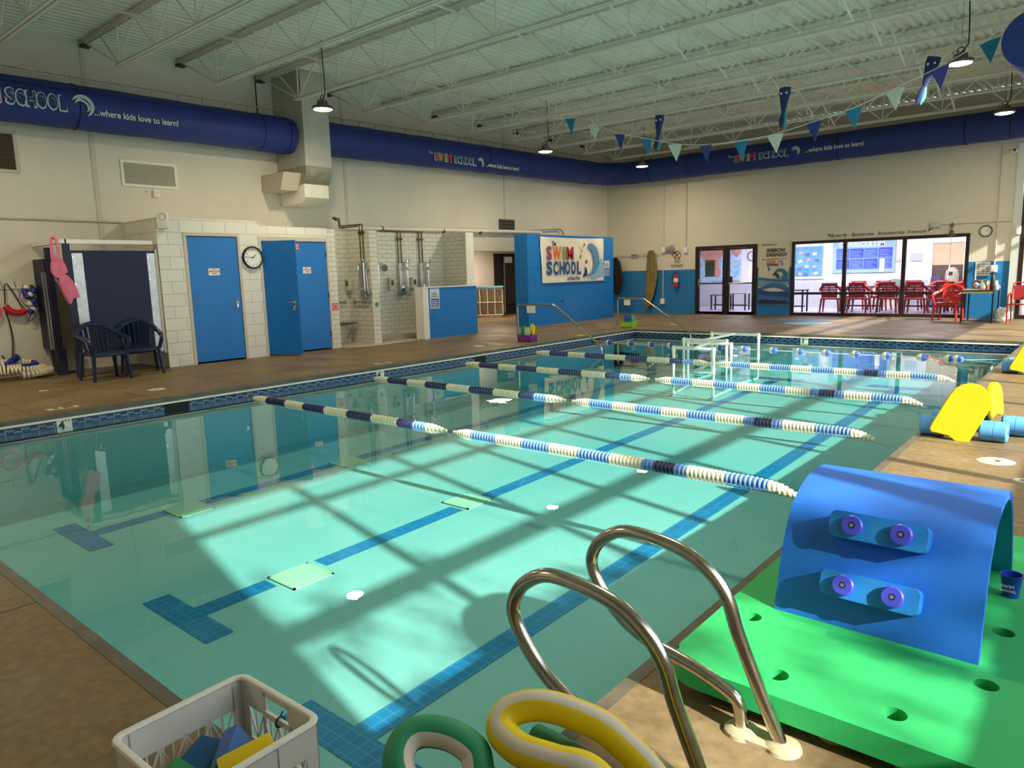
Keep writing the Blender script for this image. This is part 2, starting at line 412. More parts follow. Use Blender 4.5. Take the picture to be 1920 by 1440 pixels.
# basin
b = B()
zf0, zf1 = zfloor(0), zfloor(PL)
b.box(-.2, 0, -.2, PL+.2, -1.3, -.2).box(PW, PW+.2, -.2, PL+.2, -1.3, -.2).box(0, PW, -.2, 0, -1.3, -.2).box(0, PW, PL, PL+.2, -1.3, -.2)
struct('wall_basin', b, M_plaster, origin=None)
b = B(); b.prism([(0, zf0), (PL, zf1), (PL, -1.3), (0, -1.3)], 0, PW, 'x')
struct('floor_basin', b, M_plaster, origin=None)
b = B(); b.box(.0, PW, .0, PL, -1.25, ZW)
tag(b.ob('pool_water', M_water, origin=None), 'clear turquoise swimming pool water filling the long basin', 'water', kind='stuff')
# steps at the far left corner of the pool, dark nosings
# lane markings
def lane(x, y0, y1, n=2, ty=.98):
    b = B(); hw = .09
    segs = y0
    for a, c in segs:
        b.quad((x-hw, a, zfloor(a)+.004), (x+hw, a, zfloor(a)+.004), (x+hw, c, zfloor(c)+.004), (x-hw, c, zfloor(c)+.004))
    a, c = ty, ty+.2
    b.quad((x-.48, a, zfloor(a)+.005), (x+.48, a, zfloor(a)+.005), (x+.48, c, zfloor(c)+.005), (x-.48, c, zfloor(c)+.005))
    a, c = 12.6, 12.85
    b.quad((x-.48, a, zfloor(a)+.005), (x+.48, a, zfloor(a)+.005), (x+.48, c, zfloor(c)+.005), (x-.48, c, zfloor(c)+.005))
    return struct('trim_5', b, M_lane, origin=None)
lane(1.44, [(1.45, 2.15), (2.52, 4.2), (4.62, 12.6)], 0, ty=1.26)
lane(3.87, [(1.28, 1.86), (2.32, 3.93), (4.38, 12.6)], 0, ty=1.09)
lane(5.93, [(1.15, 12.6)], 0, ty=.95)
M_grate = pm('yellowed_grate', (.55, .66, .42), .6, rgb2=(.60, .70, .48), scale=12)
def grate(x, y, lab):
    t = thing('main_drain_grate', lab, 'drain grate', (x, y, zfloor(y)+.006), group='drain grates on the pool floor')
    b = B(); s = .185
    for a, c, d, e_ in ((-s, s, -s, -s+.02), (-s, s, s-.02, s), (-s, -s+.02, -s, s), (s-.02, s, -s, s)): b.box(x+a, x+c, y+d, y+e_, zfloor(y)-.02, zfloor(y)+.009)
    b.ob('rim', M_grate, t)
    b = B()
    for k in range(15): q = -s+.025+k*(2*s-.05)/14; b.box(x+q-.009, x+q+.009, y-s, y+s, zfloor(y)-.02, zfloor(y)+.007)
    b.ob('slats', M_grate, t)
grate(3.95, 2.08, 'square yellowish drain grate nearest the camera, in the middle lane line')
grate(3.80, 4.15, 'square drain grate in the middle lane line, second from its T-shaped end')
grate(1.55, 2.34, 'square yellowish drain grate in the left lane line, nearest its T-shaped end')
grate(1.50, 4.41, 'square drain grate in the left lane line, reflecting the tiled shower wall beside it')

# walls
SEAM = pm('seam_cover', (.56, .54, .46), .6)
b = B()   # left wall, opening to the alcove between y 12.6 and 17.9 below z 2.0
b.box(XL-.2, XL, YN, 12.6, 0, ZC).box(XL-.2, XL, 12.6, 18.2, 2.0, ZC).box(XL-.2, XL, 18.2, YF+.2, 0, ZC)
struct('wall_left', b, M_wall, origin=None)
b = B()
for y in (-1.1, 4.03, 9.11, 14.44): b.box(XL, XL+.015, y-.035, y+.035, 2.45 if 4.2 < y < 18 else 0, ZC)
struct('trim_6', b, SEAM, origin=None)
def wallfar_mat():
    m = pm('far_wall_paint', (.62, .60, .52), .6); m = m.copy(); nt = m.node_tree; N = nt.nodes; L = nt.links; bs = N['Principled BSDF']
    g = N.new('ShaderNodeNewGeometry'); sp = N.new('ShaderNodeSeparateXYZ'); L.new(g.outputs['Position'], sp.inputs[0])
    lt = math_(N, L, 'LESS_THAN', sp.outputs[2], 1.355); mx = N.new('ShaderNodeMix'); mx.data_type = 'RGBA'
    L.new(lt, mx.inputs[0]); mx.inputs[6].default_value = (.64, .62, .52, 1); mx.inputs[7].default_value = (.008, .17, .44, 1); L.new(mx.outputs[2], bs.inputs['Base Color'])
    return m
M_far = wallfar_mat()
D0, D1, DH = -1.24, .67, 2.03; W0, W1, WH = 1.65, 5.87, 2.04; G0 = 6.86
b = B()
b.box(XL-.2, D0, YF, YF+.2, 0, ZC).box(D0, D1, YF, YF+.2, DH, ZC).box(D1, W0, YF, YF+.2, 0, ZC).box(W0, W1, YF, YF+.2, WH, ZC).box(W1, 6.70, YF, YF+.2, 0, ZC).box(6.70, XR+.2, YF, YF+.2, 4.0, ZC)
struct('wall_far', b, M_far, origin=None)
b = B()
for x in (-2.27, 1.62): b.box(x-.012, x+.012, YF-.004, YF, 2.1 if x > 0 else 1.36, ZC)
b.box(6.70, 6.84, YF-.03, YF+.2, 0, 4.0)
struct('trim_7', b, pm('pale_corner_trim', (.60, .66, .62), .5), origin=None)
# end wall behind the camera and the glazed right-hand wall the sun comes through
b = B(); b.box(XL-.2, XR+.2, YN-.2, YN, 0, ZC); struct('wall_near', b, M_wall, origin=None)
b = B(); b.box(XR, XR+.2, YN, .08, 0, ZC).box(XR, XR+.2, .08, YF+.2, 0, 1.13).box(XR, XR+.2, .08, YF+.2, 4.30, ZC)
struct('wall_right', b, M_wall, origin=None)
def mullwall():
    t = thing('window_1', None, None, (XR+.05, 9.5, 1.13)); t['kind'] = 'structure'
    b = B()
    for y in (.11, 1.44, 2.90, 3.95, 5.45, 6.9, 8.3, 9.8, 11.2, 12.7, 14.2, 15.6, 17.1, 18.5): b.box(XR+.02, XR+.12, y-.045, y+.045, 1.13, 4.30)
    b.ob('mullions', M_bronze, t)
    b = B()
    for z, h in ((1.16, .06), (2.42, .16), (3.83, .08), (4.28, .06)): b.box(XR+.03, XR+.11, .08, YF, z-h/2, z+h/2)
    b.ob('transoms', M_bronze, t)
    b = B(); b.box(XR+.04, XR+.06, 12.9, 17.3, 2.50, 3.54); b.ob('sun_block_panel', M_bronze, t)  # opaque panel added out of view to shade a band of the far deck
mullwall()
# roof deck: trapezoidal ribs running the length of the hall
b = B(); P = []; x = XL-.2; pitch = .152
while x < XR+.2:
    P += [(x, 0), (x+.055, 0), (x+.075, .042), (x+.132, .042)]; x += pitch
A_ = [b.bm.verts.new((px_, YN-.2, ZC+pz)) for px_, pz in P]; D_ = [b.bm.verts.new((px_, YF+.2, ZC+pz)) for px_, pz in P]
for k in range(len(P)-1): b.bm.faces.new((A_[k], A_[k+1], D_[k+1], D_[k]))
b.box(XL-.2, XR+.3, YN-.2, YF+.3, ZC+.045, ZC+.12)
struct('ceiling', b, M_deckm, origin=None)

# open-web roof joists
def make_joist():
    t = thing('roof_joist', 'x', 'roof joist', (XL, 0, ZC-.03))
    x0, x1 = XL, XR; zt, zb = ZC-.035, 4.66
    b = B(); 
    for s in (-1, 1): b.box(x0, x1, s*.012 if s > 0 else -.055, .055 if s > 0 else -.012, zt, zt+.008); b.box(x0, x1, s*.018-.003, s*.018+.003, zt-.05, zt)
    b.ob('top_chord', M_roofw, t)
    b = B()
    for s in (-1, 1): b.box(x0+1.2, x1-1.2, .012 if s > 0 else -.05, .05 if s > 0 else -.012, zb-.006, zb); b.box(x0+1.2, x1-1.2, s*.018-.003, s*.018+.003, zb, zb+.045)
    b.ob('bottom_chord', M_roofw, t)
    b = B(); b.box(x0, x0+.14, -.07, .07, zt-.09, zt-.05); b.ob('bearing_seat', pm('joist_seat', (.05, .045, .04), .7), t)
    n = 10; xs = [x0+1.28+k*(x1-x0-2.56)/n for k in range(n+1)]
    def rod(a, c):
        b = B(); b.tube([a, c], .0125, 6); b.ob('web_rod', M_roofw, t)
    rod((x0+.12, 0, zt-.04), (xs[0], 0, zb+.02)); rod((x1-.12, 0, zt-.04), (xs[-1], 0, zb+.02))
    h = (xs[1]-xs[0])/2
    for k, xx in enumerate(xs):
        rod((xx, 0, zb+.02), (xx-h, 0, zt-.03)); rod((xx, 0, zb+.02), (xx+h, 0, zt-.03)); rod((xx, 0, zb+.02), (xx+.02, 0, zt-.03))
    return t
jt = make_joist()
ys = [4.07+1.56*k for k in range(-5, 10)]
ordn = ['first', 'second', 'third', 'fourth', 'fifth', 'sixth', 'seventh', 'eighth', 'ninth', 'tenth']
for i, y in enumerate(ys):
    o = jt if i == 0 else dup(jt)
    o.location = (XL, y, ZC-.03)
    k = len(ys)-1-i
    if k < 10: o['label'] = f'white open-web steel roof joist, {ordn[k]} one counting from the far wall'
    elif k == 10: o['label'] = 'white open-web steel roof joist nearest the camera at the top left of the photo'
    else: o['label'] = 'white open-web steel roof joist overhead, beyond the top edge of the photo'
    o['group'] = 'white steel roof joists' 
# bridging angles running across the joists
for x, z, lab in ((-2.35, 5.22, 'thin white bridging bar under the roof deck nearest the left wall'), (1.0, 5.22, 'thin white bridging bar along the roof deck, second from the left wall'), (4.4, 5.22, 'thin white bridging bar along the roof deck over the middle of the pool'), (7.6, 5.22, 'thin white bridging bar along the roof deck nearest the windows')):
    b = B(); b.box(x-.02, x+.02, YN, YF, z-.045, z-.04).box(x-.02, x-.016, YN, YF, z-.04, z-.005)
    tag(b.ob('bridging_bar', M_roofw), lab, 'bridging bar', 'bridging bars across the joists')
for x, lab in ((3.1, 'white diagonal cross braces between the far roof joists over the middle of the pool'), (5.6, 'white diagonal cross braces between the far roof joists on the window side')):
    t = thing('cross_bracing', lab, 'bracing', (x, 14, 4.66)); 
    for a, c in zip(ys[:-1], ys[1:]):
        b = B(); b.beam((x, a, 4.68), (x, c, ZC-.06), .035, .006); b.beam((x+.03, c, 4.68), (x+.03, a, ZC-.06), .035, .006); b.ob('brace', M_roofw, t)

# ================================================================ fabric air ducts
def ductpath(pts, r, name, label, cap0=True, cap1=True):
    t = thing(name, label, 'air duct', tuple(pts[0]))
    T, N_ = frames(pts)
    b = B(); P2 = []; R2 = []
    for i in range(len(pts)):
        P2.append(pts[i]); R2.append(r*(1+.012*math.sin(i*1.7)+.008*math.sin(i*.6)))
    b.tube(P2, R2, 28); b.ob('fabric_sleeve', M_duct, t)
    return t
def line(a, c, step=.25):
    a = Vector(a); c = Vector(c); n = max(2, int((c-a).length/step)); return [a+(c-a)*k/n for k in range(n+1)]
def rings(t, pts, r):
    for p, d in pts:
        b = B(); p = Vector(p); d = Vector(d).normalized(); b.tube([p-d*.012, p-d*.006, p+d*.006, p+d*.012], [r*1.0, r*1.03, r*1.03, r*1.0], 28, caps=False)
        b.ob('seam_band', M_ductS, t)
def seamline(t, pts, r, ang, side):
    b = B(); q = [Vector(p)+Vector((side[0]*r*math.cos(ang), side[1]*r*math.cos(ang), r*math.sin(ang)))*1.012 for p in pts]
    b.tube(q, .006, 5); b.ob('zip_seam', M_ductS, t)
RD = .335; XD = -3.9
p1 = line((XD, YN+.1, 4.08), (XD, 7.44, 4.14)) 
d1 = ductpath(p1, RD, 'fabric_duct', 'navy fabric air duct printed with school lettering, on the left wall nearest the camera')
rings(d1, [((XD, 3.62, 4.12), (0, 1, 0)), ((XD, 6.75, 4.14), (0, 1, 0)), ((XD, 7.3, 4.14), (0, 1, 0)), ((XD, .8, 4.1), (0, 1, 0))], RD)
seamline(d1, p1, RD, .55, (1, 0))
zf = lambda y: 4.20+.015*(y-8.5)
p2 = line((XD, 8.08, zf(8.08)), (XD, 18.0, zf(18.0)))[:-1] + arc((XD+.8, 18.2, 4.35), .8, 180, 90, 10, (1, 0, 0), (0, 1, 0)) + line((XD+1.0, 19.0, 4.34), (7.0, 19.0, 4.37))[1:]
p2 += arc((7.1, 18.3, 4.37), .7, 90, 0, 8, (1, 0, 0), (0, 1, 0)) + line((7.8, 18.1, 4.37), (7.72, 10.2, 4.02))[1:]
d2 = ductpath(p2, RD, 'fabric_duct', 'long navy fabric air duct turning the far corner and running above the glazed lobby')
rings(d2, [((XD, 17.6, zf(17.6)), (0, 1, 0)), ((XD+1.5, 19.0, 4.34), (1, 0, 0)), ((-1.1, 19, 4.35), (1, 0, 0)), ((3.0, 19, 4.35), (1, 0, 0)), ((5.75, 19.0, 4.36), (1, 0, 0)), ((6.6, 19, 4.37), (1, 0, 0)), ((XD, 13.0, zf(13)), (0, 1, 0))], RD)
seamline(d2, [p for p in p2 if p.y < 17.9 and p.x < 0], RD, .5, (1, 0))
# hanging rails and clips above the ducts
def drail(a, c, lab):
    t = thing('duct_rail', lab, 'rail', a)
    b = B(); b.tube([a, c], .012, 6); b.ob('rail', M_galv, t)
    a = Vector(a); c = Vector(c); n = int((c-a).length/.42)
    for k in range(n):
        p = a+(c-a)*(k+.5)/n; b = B(); b.box(p.x-.008, p.x+.008, p.y-.008, p.y+.008, p.z-.09, p.z); b.ob('clip', M_galv, t)
drail((XD, YN+.1, 4.54), (XD, 7.25, 4.60), 'thin metal rail carrying the navy duct nearest the camera')
drail((XD, 8.12, 4.65), (XD, 18.0, 4.80), 'thin metal rail above the navy duct along the left wall beyond the sheet-metal duct')
drail((-2.9, 19.0, 4.80), (7.1, 19.0, 4.83), 'thin metal rail above the navy duct along the far wall')
# duct lettering
CL = {'r': (.55, .03, .05), 'o': (.75, .20, .04), 'g': (.22, .42, .05), 'p': (.30, .04, .20), 'n': (.03, .10, .28)}
cm = {k: pm('print_'+k, v, .7) for k, v in CL.items()}
M_outline = pm('pale_blue_print', (.45, .62, .70), .7); M_dbl = pm('deep_blue_print', (.015, .045, .13), .7); M_fish = pm('wave_blue_print', (.10, .26, .48), .7)
def logo(t, o, R, s, aw, asch, gap):
    """school wordmark: The / SWIM in colours / SCHOOL outlined, then a splash mark.  s = cap height scale, aw/asch = letter advance"""
    rt = R @ Vector((1, 0, 0)); nn = R @ Vector((0, 0, 1)); up = Vector((0, 0, 1)); o = Vector(o)
    def put(txt, size, mat, u, v, d=0, **k): return text(txt, size, mat, o+rt*u+up*v+nn*d, R, t, **k)
    put('The', s*.6, M_outline, -aw*1.2, s*.62, fitw=aw*.9)
    u = 0
    for ch, c, wd in (('S', 'r', .80), ('W', 'o', 1.12), ('I', 'g', .42), ('M', 'r', 1.05)):
        w_ = wd*aw*(.80 if ch != 'I' else .55)
        put(ch, s*1.35, M_outline, u-.012, -.012, fitw=w_+.026, bold=.016); put(ch, s*1.25, cm[c], u, .0, .004, fitw=w_, bold=.012); u += wd*aw
    u += gap
    for ch, wd in (('S', .82), ('C', .86), ('H', .92), ('O', .98), ('O', .98), ('L', .72)):
        w_ = wd*asch*.80
        put(ch, s*1.28, M_outline, u-.014, -.014, fitw=w_+.030, bold=.018); put(ch, s*1.16, M_dbl, u, .0, .004, fitw=w_, bold=.008); u += wd*asch
    b = B(); c0 = o+rt*(u+.85*s)+up*.35*s
    for k, (rr, a0, a1, w_) in enumerate(((.62, -60, 150, .16), (.42, -50, 160, .12))):
        pts = []
        for i in range(15):
            a = math.radians(a0+(a1-a0)*i/14); pts.append((rr*s, a, w_*s*math.sin(math.pi*(i+.5)/15)))
        for (r1, a1_, w1), (r2, a2_, w2) in zip(pts, pts[1:]):
            q = []
            for r_, a_ in ((r1-w1, a1_), (r1+w1, a1_), (r2+w2, a2_), (r2-w2, a2_)): q.append(c0+rt*r_*math.cos(a_)+up*r_*math.sin(a_)+nn*.002)
            b.quad(*q)
    b.ob('splash_mark', M_outline, t)
def slogan(t, o, R, s, w_): text('...where kids love to learn!', s, M_ltext, o, R, t, bold=.002, fitw=w_)
logo(d1, (XD+RD+.012, 2.10, 3.99), RX, .235, .148, .148, .05); slogan(d1, (XD+RD+.008, 3.80, 3.975), RX, .135, 1.30)
logo(d2, (XD+RD+.012, 11.04, 4.03), RX, .17, .168, .142, .08); slogan(d2, (XD+RD+.008, 12.80, 4.03), RX, .14, 1.28)
logo(d2, (.36, 19.0-RD-.012, 4.25), RY, .175, .174, .148, .10); slogan(d2, (2.24, 19.0-RD-.008, 4.255), RY, .155, 1.40)

# ================================================================ high-bay lamps
M_lampglow = pm('lamp_lens_glow', (1.0, .80, .50), .5, emit=30)
def highbay(x, y, z, lab, cable=True, power=LAMP_W):
    t = thing('pendant_lamp', lab, 'pendant lamp', (x, y, z), group='round high-bay pendant lamps')
    b = B(); b.lathe([(.03, .13), (.09, .12), (.10, .05), (.17, .035), (.185, .0), (.165, -.012)], (x, y, z), n=24); b.ob('housing', pm('lamp_housing', (.16, .15, .13), .4, .5), t)
    b = B(); b.lathe([(.001, -.024), (.12, -.022), (.160, -.010), (.150, .0)], (x, y, z), n=24); b.ob('lens', M_lampglow, t)
    b = B(); b.tube(arc((x, y, z+.17), .045, 0, 360, 12)[:-1], .007, 6, closed=True); b.tube(smoothpath([(x, y, z+.14), (x-.06, y, z+.18), (x-.12, y, z+.14)]), .005, 5); b.ob('hook', M_black, t)
    b = B(); b.tube(smoothpath([(x, y, z+.13), (x+.07, y, z+.22), (x+.09, y, z+.34), (x+.06, y, ZC-.03)]), .009, 6); b.tube([(x, y, z+.2), (x, y, ZC-.02)], .0025, 4); b.ob('cord', M_black, t)
    arealight('pendant_lamp_light', (x, y, z-.04), .3, power, (1.0, .80, .52), shape='DISK')
    return t
highbay(-1.72, 6.7, 4.2, 'lit round pendant lamp hanging in front of the sheet-metal duct')
highbay(-1.70, 12.8, 4.16, 'lit round pendant lamp left of the bunting, in front of the long left duct')
highbay(-1.70, 17.2, 4.23, 'lit round pendant lamp near the far left corner, under the first bunting flags')
highbay(6.73, 11.62, 4.2, 'largest lit round pendant lamp at the upper right, beside the last bunting flags')
highbay(6.75, 16.4, 4.2, 'lit round pendant lamp at the right edge, in front of the far wall duct')
highbay(-1.72, 1.2, 4.2, 'lit round pendant lamp above the near end, outside the photo')
highbay(6.75, 3.6, 4.2, 'lit round pendant lamp above the right deck, outside the photo')
highbay(2.5, -2.6, 4.2, 'lit round pendant lamp behind the camera, outside the photo')
# ================================================================ block rooms along the left wall
XF = -3.15
b = B()
b.box(XL, XF, 4.38, 4.58, 0, 2.43)                      # end wall facing the camera
b.box(XF-.2, XF, 4.58, 4.80, 0, 2.43).box(XF-.2, XF, 5.80, 6.17, 0, 2.43).box(XF-.2, XF, 4.80, 5.80, 2.20, 2.43)
b.box(XF-.2, XF, 6.17, 7.64, 2.17, 2.35)
b.box(XL, XF-.2, 4.58, 6.17, 2.36, 2.43).box(XL, XF-.2, 6.17, 7.7, 2.28, 2.35)
struct('wall_block', b, M_cmu, origin=None)
def doorleaf(name, hinge, w, h, ang, parts):
    pass
# frames
b = B()
b.box(XF-.14, XF+.012, 4.80, 4.85, 0, 2.15).box(XF-.14, XF+.012, 5.75, 5.80, 0, 2.15).box(XF-.14, XF+.012, 4.80, 5.80, 2.15, 2.20)
struct('trim_8', b, M_frame, origin=None)
b = B()
b.box(XF-.14, XF+.012, 6.17, 6.21, 0, 2.09).box(XF-.14, XF+.012, 7.60, 7.64, 0, 2.09).box(XF-.14, XF+.012, 6.17, 7.64, 2.09, 2.17)
struct('trim_9', b, M_frame, origin=None)
def lever(t, y, z, x=XF, d=1):
    h = B(); h.lathe([(.032, 0), (.034, .008), (.03, .014)], (x, y, z), 'x', 16); h.cyl((x+.01, y, z), (x+.055, y, z), .009); h.tube(smoothpath([(x+.055, y, z), (x+.056, y-.05*d, z+.002), (x+.05, y-.11*d, z-.004)]), .009, 8)
    h.obox((x+.008, y, z-.055), (.012, .03, .05), bev=.004); h.ob('handle', M_chrome, t)
def dsign(t, y, z, w, h, x):
    b = B(); b.box(x, x+.004, y, y+w, z, z+h); pl = b.ob('door_sign', M_paper, t)
    q = t
    text('PLEASE', h*.16, pm('print_navy', (.03, .05, .25), .6), (x+.0045, y+w*.36, z+h*.80), RX, t, 'sign_lettering')
    text('EMPLOYEES', h*.30, pm('print_red', (.60, .03, .03), .6), (x+.0045, y+w*.05, z+h*.48), RX, t, 'sign_lettering', bold=.001)
    text('ONLY', h*.30, pm('print_red', (.6, .03, .03)), (x+.0045, y+w*.30, z+h*.16), RX, t, 'sign_lettering', bold=.001)
# door 1: shut
t = thing('door_1', None, None, (XF-.05, 5.3, .02)); t['kind'] = 'structure'
b = B(); b.box(XF-.05, XF-.008, 4.86, 5.74, .03, 2.14); b.ob('door_panel', M_door, t)
lever(t, 5.67, 1.0, XF-.008)
dsign(t, 5.19, 1.49, .20, .12, XF-.007)
for z in (.3, 1.07, 1.85):
    b = B(); b.cyl((XF, 4.855, z-.05), (XF, 4.855, z+.05), .010, 8); b.ob('hinge', M_steel, t)
# door 2: left leaf open outward, right leaf shut
t = thing('door_2', None, None, (XF-.02, 6.9, .02)); t['kind'] = 'structure'
b = B(); b.box(XF-.05, XF-.008, 6.88, 7.59, .03, 2.08); b.ob('door_panel', M_door, t)
b = B(); b.box(XF-.05, XF+.004, 6.86, 6.885, .03, 2.08); b.ob('door_edge_strip', M_frame, t)
dsign(t, 7.05, 1.49, .18, .12, XF-.007)
b = B(); b.box(XF-.006, XF-.004, 6.90, 7.0, 1.93, 2.06); b.ob('warning_sticker', pm('sticker_red', (.62, .05, .04), .6), t)
for k in range(3):
    b = B(); b.box(XF-.0035, XF-.0025, 6.915, 6.985, 1.95+.035*k, 1.962+.035*k); b.ob('sticker_stripe', M_paper, t)
for z in (.3, 1.07, 1.85):
    b = B(); b.cyl((XF, 7.595, z-.05), (XF, 7.595, z+.05), .010, 8); b.ob('hinge', M_black, t)
t = thing('door_3', None, None, (XF-.02, 6.215, .03), math.radians(-58)); t['kind'] = 'structure'
L_ = .66
b = B(); b.box(-.021, .021, 0, L_, 0, 2.05); b.ob('door_panel', M_door, t, world=False)
h = B(); h.cyl((.02, L_-.07, .95), (.08, L_-.07, .95), .009); h.tube(smoothpath([(.08, L_-.07, .95), (.08, L_-.12, .952), (.075, L_-.18, .945)]), .009, 8); h.lathe([(.032, .021), (.03, .035)], (0, L_-.07, .95), 'x', 14); h.ob('handle', M_chrome, t, world=False)
h = B(); h.lathe([(.030, .021), (.026, .04)], (0, L_-.07, .87), 'x', 14); h.box(.04, .06, L_-.1, L_-.06, .80, .86); h.ob('lock_cylinder', M_chrome, t, world=False)
# dark store room behind the open leaf
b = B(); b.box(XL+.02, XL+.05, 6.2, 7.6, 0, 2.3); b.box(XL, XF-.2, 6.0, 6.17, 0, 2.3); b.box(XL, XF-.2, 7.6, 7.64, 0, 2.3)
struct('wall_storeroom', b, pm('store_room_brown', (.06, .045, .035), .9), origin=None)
b = B(); b.box(-3.9, -3.5, 6.3, 6.9, .02, .5).box(-3.9, -3.5, 6.35, 6.8, .52, .95); tag(b.ob('storage_box', pm('cardboard', (.20, .13, .07), .8)), 'brown storage boxes stacked in the dark gap behind the open blue door', 'box')

# showers
b = B()
b.box(XL, -3.95, 7.64, 11.76, 0, 2.38)                      # tiled back
b.box(XL, XF, 7.645, 7.82, 0, 2.33)                       # pillar and side
b.box(XL, XF, 8.68, 8.87, 0, 2.34)                        # divider
b.box(XL, XF, 11.54, 11.77, 0, 2.36)                      # end partition
struct('wall_shower', b, M_tile, origin=None)
b = B(); b.box(-3.95, -3.72, 8.87, 11.54, 0, .10); b.prism([(XL, 7.82), (-3.05, 7.84), (-2.86, 8.1), (-2.80, 8.7), (-2.84, 9.2), (-3.0, 9.85), (XL, 9.9)], 0, .012)
struct('floor_shower', b, pm('shower_floor', (.50, .46, .38), .5, rgb2=(.42, .38, .30), scale=6), origin=None)
# low blue wall and tall blue wall
b = B(); b.box(-3.12, -2.88, 9.86, 11.56, 0, 1.12); struct('wall_low', b, M_cmub, origin=None)
b = B(); b.box(-3.14, -2.86, 9.84, 11.575, 1.12, 1.145).box(-3.125, -2.872, 9.835, 9.862, 0, 1.12).box(-2.885, -2.87, 9.84, 10.0, 0, 1.12)
struct('trim_10', b, M_white, origin=None)
b = B(); b.box(-3.30, -2.88, 13.50, 17.56, 0, 2.36); struct('wall_banner', b, M_cmub, origin=None)
b = B(); b.box(XF-.02, XF+.012, 11.53, 11.79, 0, 2.37); struct('trim_11', b, M_white, origin=None)
# alcove room beyond the left wall
b = B(); b.box(-8.2, XL-.2, 11.9, 20.2, -.1, 0); struct('floor_alcove', b, M_deck, origin=None)
b = B(); b.box(-8.2, -7.45, 11.9, 20.0, 0, 2.5).box(-8.2, XL-.2, 11.7, 11.9, 0, 2.5).box(-8.2, XL-.2, 19.9, 20.2, 0, 2.5).box(-8.2, XL-.2, 11.7, 20.2, 2.45, 2.6)
struct('wall_alcove', b, pm('alcove_paint', (.78, .70, .60), .6), origin=None)
b = B(); b.box(-7.45, -7.40, 17.35, 18.95, 0, 2.06); struct('trim_12', b, M_dark, origin=None)
t = thing('alcove_door', 'black metal door in the dark recess left of the blue banner wall', 'door', (-7.38, 18.1, .05))
b = B(); b.box(-7.395, -7.36, 17.75, 18.75, .35, 2.0); b.ob('door_panel', pm('black_door', (.02, .02, .022), .4), t)
b = B(); b.box(-7.36, -7.33, 17.72, 17.78, .05, 1.95); b.ob('edge_strip', M_steel, t)
b = B(); b.box(-7.36, -7.35, 17.8, 18.2, 1.75, 1.95); b.ob('notice', M_paper, t)
# cubby shelf with blue top
t = thing('cubby_shelf', 'cream cubby-hole shelf with a padded grey-blue top, beyond the low blue wall', 'shelf', (-6.75, 16.2, 0), math.radians(35))
cw = pm('cream_laminate', (.72, .64, .52), .5); L2 = .98; dp = .36
b = B(); b.box(-L2/2, L2/2, dp-.02, dp, .08, .90)
for k in range(5): b.box(-L2/2+k*L2/4-.01, -L2/2+k*L2/4+.01, 0, dp, .08, .92)
for z in (.08, .48, .90): b.box(-L2/2-.01, L2/2+.01, -.002, dp, z, z+.02)
b.box(-L2/2+.02, L2/2-.02, .04, dp, 0, .08); b.ob('carcass', cw, t, world=False)
b = B(); b.obox((0, dp/2, .965), (L2+.06, dp+.04, .08), bev=.02); b.ob('cushion', pm('blue_vinyl', (.12, .27, .38), .5), t, world=False)

# sheet-metal duct
t = thing('sheet_metal_duct', 'tall galvanised sheet-metal duct with a stepped cream foot between the two navy ducts', 'duct', (-3.9, 7.8, 2.9))
b = B(); b.box(-4.38, -3.42, 7.46, 8.06, 3.55, ZC+.02); b.ob('riser', pm('riser_steel', (.56, .56, .50), .45, .35, rgb2=(.48, .49, .45), scale=5), t)
b = B(); y0, y1 = 7.46, 8.06
b.prism([(-4.38, 3.55), (-3.42, 3.55), (-3.42, 3.40), (-3.55, 3.22), (-4.38, 3.22)], y0, y1, 'y'); b.ob('transition', pm('dull_steel', (.40, .38, .32), .4, .6, rgb2=(.30, .28, .24), scale=8), t)
b = B(); b.prism([(-3.55, 3.22), (-3.55, 2.97), (-3.68, 2.86), (-4.38, 2.86), (-4.38, 3.22)], y0+.02, y1-.02, 'y'); b.ob('outlet_box', M_white, t)
b = B(); b.prism([(-4.38, 3.42), (-3.6, 3.42), (-3.75, 3.1), (-4.38, 3.1)], 7.08, 7.46, 'y'); b.ob('side_branch', M_frame, t)
b = B(); b.tube([(-4.3, 7.05, 5.28), (-4.3, 7.05, 4.5)], .012, 6); b.ob('hanger_wire', M_black, t)

# wall vents
def vent(y0, y1, z0, z1, n, lab, slatc, frm):
    t = thing('wall_vent', lab, 'vent', (XL, (y0+y1)/2, z0))
    b = B(); f = .045
    for a, c, d, e in ((y0, y1, z0, z0+f), (y0, y1, z1-f, z1), (y0, y0+f, z0+f, z1-f), (y1-f, y1, z0+f, z1-f)): b.box(XL, XL+.02, a, c, d, e)
    b.ob('frame', frm, t)
    b = B(); b.box(XL, XL+.003, y0, y1, z0, z1); b.ob('backing', M_dark, t)
    b = B()
    for k in range(n):
        z = z0+f+(z1-z0-2*f)*(k+.5)/n; b.obox((XL+.012, (y0+y1)/2, z), (.016, y1-y0-2*f, .5*(z1-z0)/n), Matrix.Rotation(.5, 3, 'Y'))
    b.ob('louvres', slatc, t)
vent(4.44, 5.40, 3.04, 3.48, 22, 'wide louvred cream wall vent below the navy duct, above the block rooms', pm('cream_louvre', (.50, .48, .40), .5), M_white)
vent(2.0, 2.95, 3.12, 3.74, 18, 'dark brown louvred wall vent cut by the left edge of the photo', pm('brown_louvre', (.10, .075, .055), .6), M_frame)
t = thing('wall_speaker', 'small dark grey perforated wall speaker above the white pipe', 'speaker', (XL, 14.5, 2.56))
b = B(); b.box(XL, XL+.05, 14.18, 14.80, 2.56, 2.86); b.ob('box', pm('dark_grille', (.06, .055, .055), .6), t)
b = B()
for k in range(5):
    for j in range(3): b.cyl((XL+.05, 14.28+.105*k, 2.63+.08*j), (XL+.056, 14.28+.105*k, 2.63+.08*j), .03, 10)
